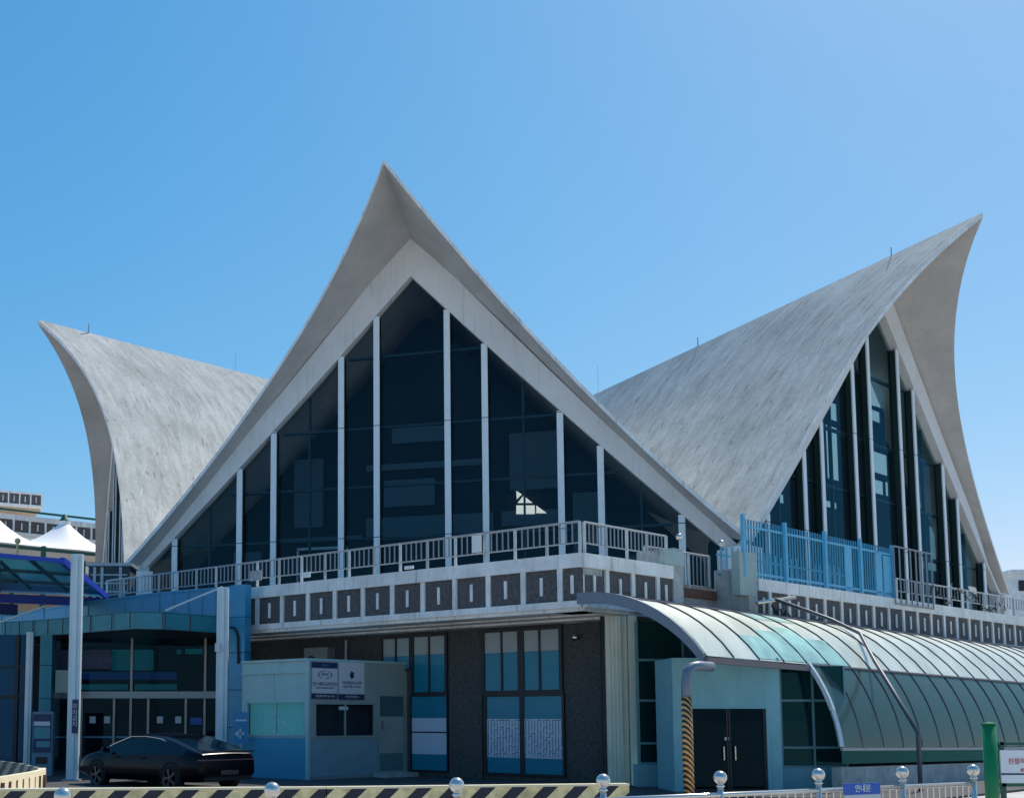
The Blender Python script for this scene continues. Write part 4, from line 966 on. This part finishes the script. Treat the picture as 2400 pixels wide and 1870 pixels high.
for x, zt in zt_:
    end = max(0, abs(x)-1.9)/.55
    wd = .93*(1-.16*end**2); zb = .22+.12*min(1, end)
    belt = min(.93 if x < 0 else .90, zt-.05)
    cab = max(0, zt-belt)
    rwid = wd-.06-cab*.42
    sec_ = [(0, zb), (wd*.8, zb), (wd*.97, zb+.08), (wd, min(.50, zt-.2)), (wd*.99, min(.70, zt-.1)), (wd*.955, belt), (rwid*.995+.005, belt+(zt-belt)*.86), (rwid*.82, zt-.008), (rwid*.45, zt), (0, zt+.01)]
    G.append(sec_)
bod = MB(); win = MB(); mirror = []
def isw(i, j):
    x = (zt_[i][0]+zt_[i+1][0])/2
    if j == 5 and -1.75 < x < 1.2: return True
    if j in (7, 8) and (-2.1 < x < -.95 or .55 < x < 1.45): return True
    if j == 6 and (-2.1 < x < -.95 or .55 < x < 1.45): return False
    return False
for sg in (1, -1):
    for i in range(len(zt_)-1):
        for j in range(9):
            a = cp(zt_[i][0], sg*G[i][j][0], G[i][j][1]); b_ = cp(zt_[i+1][0], sg*G[i+1][j][0], G[i+1][j][1])
            c = cp(zt_[i+1][0], sg*G[i+1][j+1][0], G[i+1][j+1][1]); d = cp(zt_[i][0], sg*G[i][j+1][0], G[i][j+1][1])
            (win if isw(i, j) else bod).quad(a, b_, c, d)
    for i in (0, len(zt_)-1):
        bod.f.append(tuple(range(len(bod.v), len(bod.v)+10))); bod.m.append(0); bod.v += [cp(zt_[i][0], sg*y, z) for y, z in G[i]]
def weld(o, lv=1):
    import bmesh
    bm = bmesh.new(); bm.from_mesh(o.data); bmesh.ops.remove_doubles(bm, verts=bm.verts, dist=.003); bmesh.ops.recalc_face_normals(bm, faces=bm.faces); bm.to_mesh(o.data); bm.free()
    for p in o.data.polygons: p.use_smooth = True
    if lv: md = o.modifiers.new('smooth', 'SUBSURF'); md.levels = lv; md.render_levels = lv
body = bod.build('body', M['carb'], car); weld(body, 2)
wi = win.build('windows', M['carg'], car); weld(wi, 0)
for x in (-1.45, 1.45):
    for sg in (1, -1):
        c = cp(x, sg*.84, .345)
        wh = MB().lathe(c, [(.001,-.12),(.345,-.12),(.352,-.06),(.352,.06),(.335,.105),(.25,.115),(.24,.10)], 28, axis=tuple(Lf*sg)).build('wheel', M['tyre'], car, smooth=True)
        r_ = MB(); n = Lf*sg
        for k in range(5):
            for dk_ in (-.11, .11):
                an = 2*math.pi*k/5+dk_; d = Hd*math.cos(an)+Vector((0,0,math.sin(an))); r_.bar(c+n*.10+d*.05, c+n*.095+d*.245, .035, .03, up=tuple(n))
        r_.lathe(c, [(.245,.075),(.26,.10),(.255,.12),(.235,.11)], 24, axis=tuple(n)); r_.lathe(c, [(.001,.12),(.06,.115),(.06,.09)], 12, axis=tuple(n)); r_.build('rim', M['rim'], wh)
        ar_ = MB()
        for k in range(14):
            a0, a1 = math.pi*k/14, math.pi*(k+1)/14; P = lambda an, rr, oo: c+Hd*math.cos(an)*rr+Vector((0,0,math.sin(an)*rr))+n*oo
            ar_.hexa([P(a0,.37,.02), P(a1,.37,.02), P(a1,.37,.105), P(a0,.37,.105), P(a0,.42,.02), P(a1,.42,.02), P(a1,.42,.10), P(a0,.42,.10)])
        ar_.build('wheel_arch', M['tyre'], car)
MB().hexa([cp(-2.425,-.78,.80),cp(-2.425,.78,.80),cp(-2.36,.86,.80),cp(-2.36,-.86,.80),cp(-2.425,-.78,.835),cp(-2.425,.78,.835),cp(-2.36,.86,.835),cp(-2.36,-.86,.835)]).build('tail_light', M['red'], car)
MB().bar(cp(-2.40,-.74,1.02), cp(-2.40,.74,1.02), .1, .03).build('rear_spoiler', M['carb'], car)
MB().bar(cp(-2.45,-.26,.50), cp(-2.45,.26,.50), .02, .11).build('licence_plate', M['rim'], car)
MB().bar(cp(-2.40,-.7,.34), cp(-2.40,.7,.34), .05, .1).build('rear_diffuser', M['tyre'], car)
MB().bar(cp(-.45,.935,.84), cp(-.22,.935,.84), .02, .03).build('door_handle', M['tyre'], car); MB().bar(cp(.55,.93,.85), cp(.78,.93,.85), .02, .03).build('door_handle', M['tyre'], car)
for sg in (1, -1): MB().bar(cp(.98, sg*.92, 1.0), cp(.98, sg*1.10, 1.04), .12, .12).build('wing_mirror', M['carb'], car)
MB().tube([cp(-1.75,.80,1.00), cp(-1.3,.72,1.19), cp(-.8,.68,1.33), cp(-.2,.66,1.39), cp(.4,.66,1.38), cp(1.0,.74,1.18), cp(1.4,.8,.98)], .012, 5).build('window_trim', M['chrome'], car)

# ------------------------------------------------------------------ striped barriers
YB = [(-4.95-1.2,15.9),(.35,16.6),(4.1,17.35)]
sm_ = stripes('yellow_black_stripes', (.92,.72,.36), (.012,.013,.03), (1,0), .47, -1.05, .53)
zt = .655
for i, (a, b_, lab) in enumerate(((YB[0], (-.40,16.5), 'long black and tan striped barrier in the left foreground'), ((-.385,16.502), YB[2], 'black and tan striped barrier in the middle foreground ending near the cream pilaster'))):
    pl = Pl(a, (b_[0]-a[0], b_[1]-a[1])); L_ = math.hypot(b_[0]-a[0], b_[1]-a[1])
    t = thing('striped_barrier', lab, 'barrier', (a[0], a[1], GZ), 'striped foreground barriers')
    MB().slab(pl, 0, L_, GZ+.05, zt-.03, -.14, 0).build('striped_face', sm_, t)
    MB().slab(pl, 0, L_, zt-.03, zt, -.16, .02).build('top_edge', mat('pale_tan_edge', (.8,.7,.46), .5), t)  # top strip in an even pale tan of its own
    MB().slab(pl, .2, L_-.2, GZ, GZ+.05, -.2, .06).build('foot', M['tyre'], t)
# hairpin barrier at the left edge
hp_ = []
for px, Y in ((-90,29),(0,27.3),(60,25.4),(88,23.8),(106,22.9)): hp_.append(P3(px, Y, 0))
hp_ += [P3(114,21.9,0), P3(112,21.2,0), P3(90,20.3,0), P3(40,19.0,0), P3(0,18.2,0), P3(-90,16.8,0)]
t = thing('hairpin_barrier', 'rounded barrier with striped inner face and tan ribbed outer face at the left edge', 'barrier', (hp_[5].x, hp_[5].y, GZ))
fa = MB(); oa = MB(); tpb = MB()
def strip(mb, pts, z0, z1, th):
    for k in range(len(pts)-1):
        a, b_ = pts[k], pts[k+1]; d = (b_-a).normalized(); n = Vector((d.y, -d.x, 0))*th
        mb.hexa([a+Vector((0,0,z0)), b_+Vector((0,0,z0)), b_+n+Vector((0,0,z0)), a+n+Vector((0,0,z0)), a+Vector((0,0,z1)), b_+Vector((0,0,z1)), b_+n+Vector((0,0,z1)), a+n+Vector((0,0,z1))])
strip(fa, hp_[:5], GZ, .655, .1); strip(oa, hp_[4:], GZ, .655, .1)
fa.build('striped_face', stripes('grey_green_stripes', (.20,.24,.20), (.01,.015,.02), (1,0), .42, -1.0, .5), t)
oa.build('ribbed_face', mat('tan_plastic', (.90,.76,.50), .5, var=.1), t)
strip(tpb, hp_[5:], .655, .70, .12); tpb.build('top_edge', mat('tan_cap', (.85,.75,.5), .5), t)
rb_ = MB()
for k in range(9):
    a = hp_[6].lerp(hp_[9], k/8.0); d = (hp_[9]-hp_[6]).normalized(); n = Vector((d.y, -d.x, 0))
    for off in (n*.14, -n*.06):
        pass
    q = a + Vector((0, -.15, 0)); rb_.box(q.x-.065, q.x+.065, q.y-.03, q.y+.02, GZ, .61)
rb_.build('brown_slot', mat('brown_slot', (.10,.06,.05), .7), t)

# ------------------------------------------------------------------ stainless railing in the foreground
import math as _m
ballpx = [155, 640, 1068, 1408, 1680, 1908, 2103, 2268]
bally = [1850, 1832, 1821, 1811, 1804, 1799, 1795, 1791]
fr2 = thing('stainless_railing', 'polished stainless railing with ball topped posts in the foreground', 'railing', (3, 15, GZ))
pos = []
for px, py in zip(ballpx, bally):
    Y = (EYE-.93)*F/(py-YH+8); pos.append(P3(px, Y, 0))
# straighten onto the best line
n = len(pos); sx = sum(p.x for p in pos)/n; sy = sum(p.y for p in pos)/n
k_ = sum((p.x-sx)*(p.y-sy) for p in pos)/sum((p.x-sx)**2 for p in pos)
pos = [Vector((p_.x, sy+k_*(p_.x-sx), 0)) for p_ in pos]
pos = [Vector(((px-PPX)/F*(sy-k_*sx)/(1-k_*(px-PPX)/F), (sy-k_*sx)/(1-k_*(px-PPX)/F), 0)) for px in ballpx]
for p in pos:
    ps = MB().tube([p+Vector((0,0,GZ)), p+Vector((0,0,.78))], .036, 12).build('post', M['steel'], fr2, smooth=True)
    MB().lathe(p+Vector((0,0,.78)), [(.036,0),(.055,.01),(.04,.03),(.03,.05),(.045,.06),(.03,.075)], 14).build('collar', M['steel'], ps, smooth=True)
    MB().ball(p+Vector((0,0,.90)), .082, 24, 16).build('ball_finial', M['steel'], ps, smooth=True)
MB().tube([pos[0]+Vector((-3,-k_*3,.42)), pos[2]+Vector((-.0,0,.63))] if False else [pos[2]+Vector((.0,0,.67)), pos[-1]+Vector((0,0,.715))], .030, 12).build('top_rail', M['steel'], fr2, smooth=True)
MB().tube([pos[0]+Vector((-3,-k_*3,.42)), pos[2]+Vector((0,0,.42))], .030, 12).build('top_rail', M['steel'], fr2, smooth=True)
MB().tube([pos[2]+Vector((.0,0,.0)), pos[-1]+Vector((0,0,.0))], .022, 10).build('lower_rail', M['steel'], fr2, smooth=True)
for k in range(2, len(pos)-1):
    for j in range(1, 12):
        q = pos[k].lerp(pos[k+1], j/12); MB().tube([q+Vector((0,0,0)), q+Vector((0,0,.70))], .010, 6).build('baluster', M['steel'], fr2)
# blue notice sign hung on the railing
dr_ = (pos[-1]-pos[2]).normalized(); PN = Pl(pos[2].to_2d(), dr_.to_2d())
x = rect(PN, 1983, 1834, 2067, 1900, .1); t = thing('blue_notice', 'blue and white notice board hung on the stainless railing at right', 'sign', PN.p(x[0], x[2], .1))
zm = PN.hit(2025, 1861, .1)[1]
MB().slab(PN, x[0], x[1], zm, x[3], .06, .08).build('header', M['signb'], t); MB().slab(PN, x[0], x[1], x[2]-.2, zm-.004, .06, .08).build('board', M['signw'], t)
text('lettering', '안내문', M['white2'], t, PN.p((x[0]+x[1])/2, (zm+x[3])/2, .085), dr_.to_2d(), .105)
# green post with board at far right
gpz = P3(2310, 15.2, 0)
t = thing('green_post', 'bright green steel post standing at the right foreground', 'post', (gpz.x, gpz.y, GZ))
MB().tube([gpz+Vector((0,0,GZ)), gpz+Vector((0,0,EYE-(1697-YH)*15.2/F))], .085, 18).build('shaft', M['green2'], t, smooth=True)
MB().lathe(gpz+Vector((0,0,EYE-(1697-YH)*15.2/F)), [(.09,0),(.09,.02),(.001,.03)], 18).build('cap', M['green2'], t)
f = MB(); PGn = Pl((gpz.x, 15.2), (1, 0))
for y0, y1 in ((1738,1745),(1834,1842)):
    a = PGn.hit(2322,y0)[1]; b_ = PGn.hit(2322,y1)[1]; f.slab(PGn, .06, 1.2, b_, a, -.03, .03)
f.slab(PGn, .12, .17, GZ, PGn.hit(2322,1738)[1], -.03, .03); f.build('bracket', M['dgreen'], t)
wb = thing('white_board', 'white board with red text fixed beside the green post', 'sign', (gpz.x+.3, 15.1, .5))
x = rect(PGn, 2345, 1757, 2450, 1834, .06); MB().slab(PGn, *x, .04, .07).build('board', M['white2'], wb)
x2 = rect(PGn, 2345, 1811, 2450, 1815, .06); MB().slab(PGn, *x2, .071, .074).build('blue_line', M['signd'], wb)
text('lettering', '친절히 모시겠', M['redink'], wb, PGn.p(x[0]+.34, x[3]-.15, .073), (1,0), .085); text('lettering', '불편신고', M['redink'], wb, PGn.p(x[0]+.34, x[3]-.26, .073), (1,0), .05)
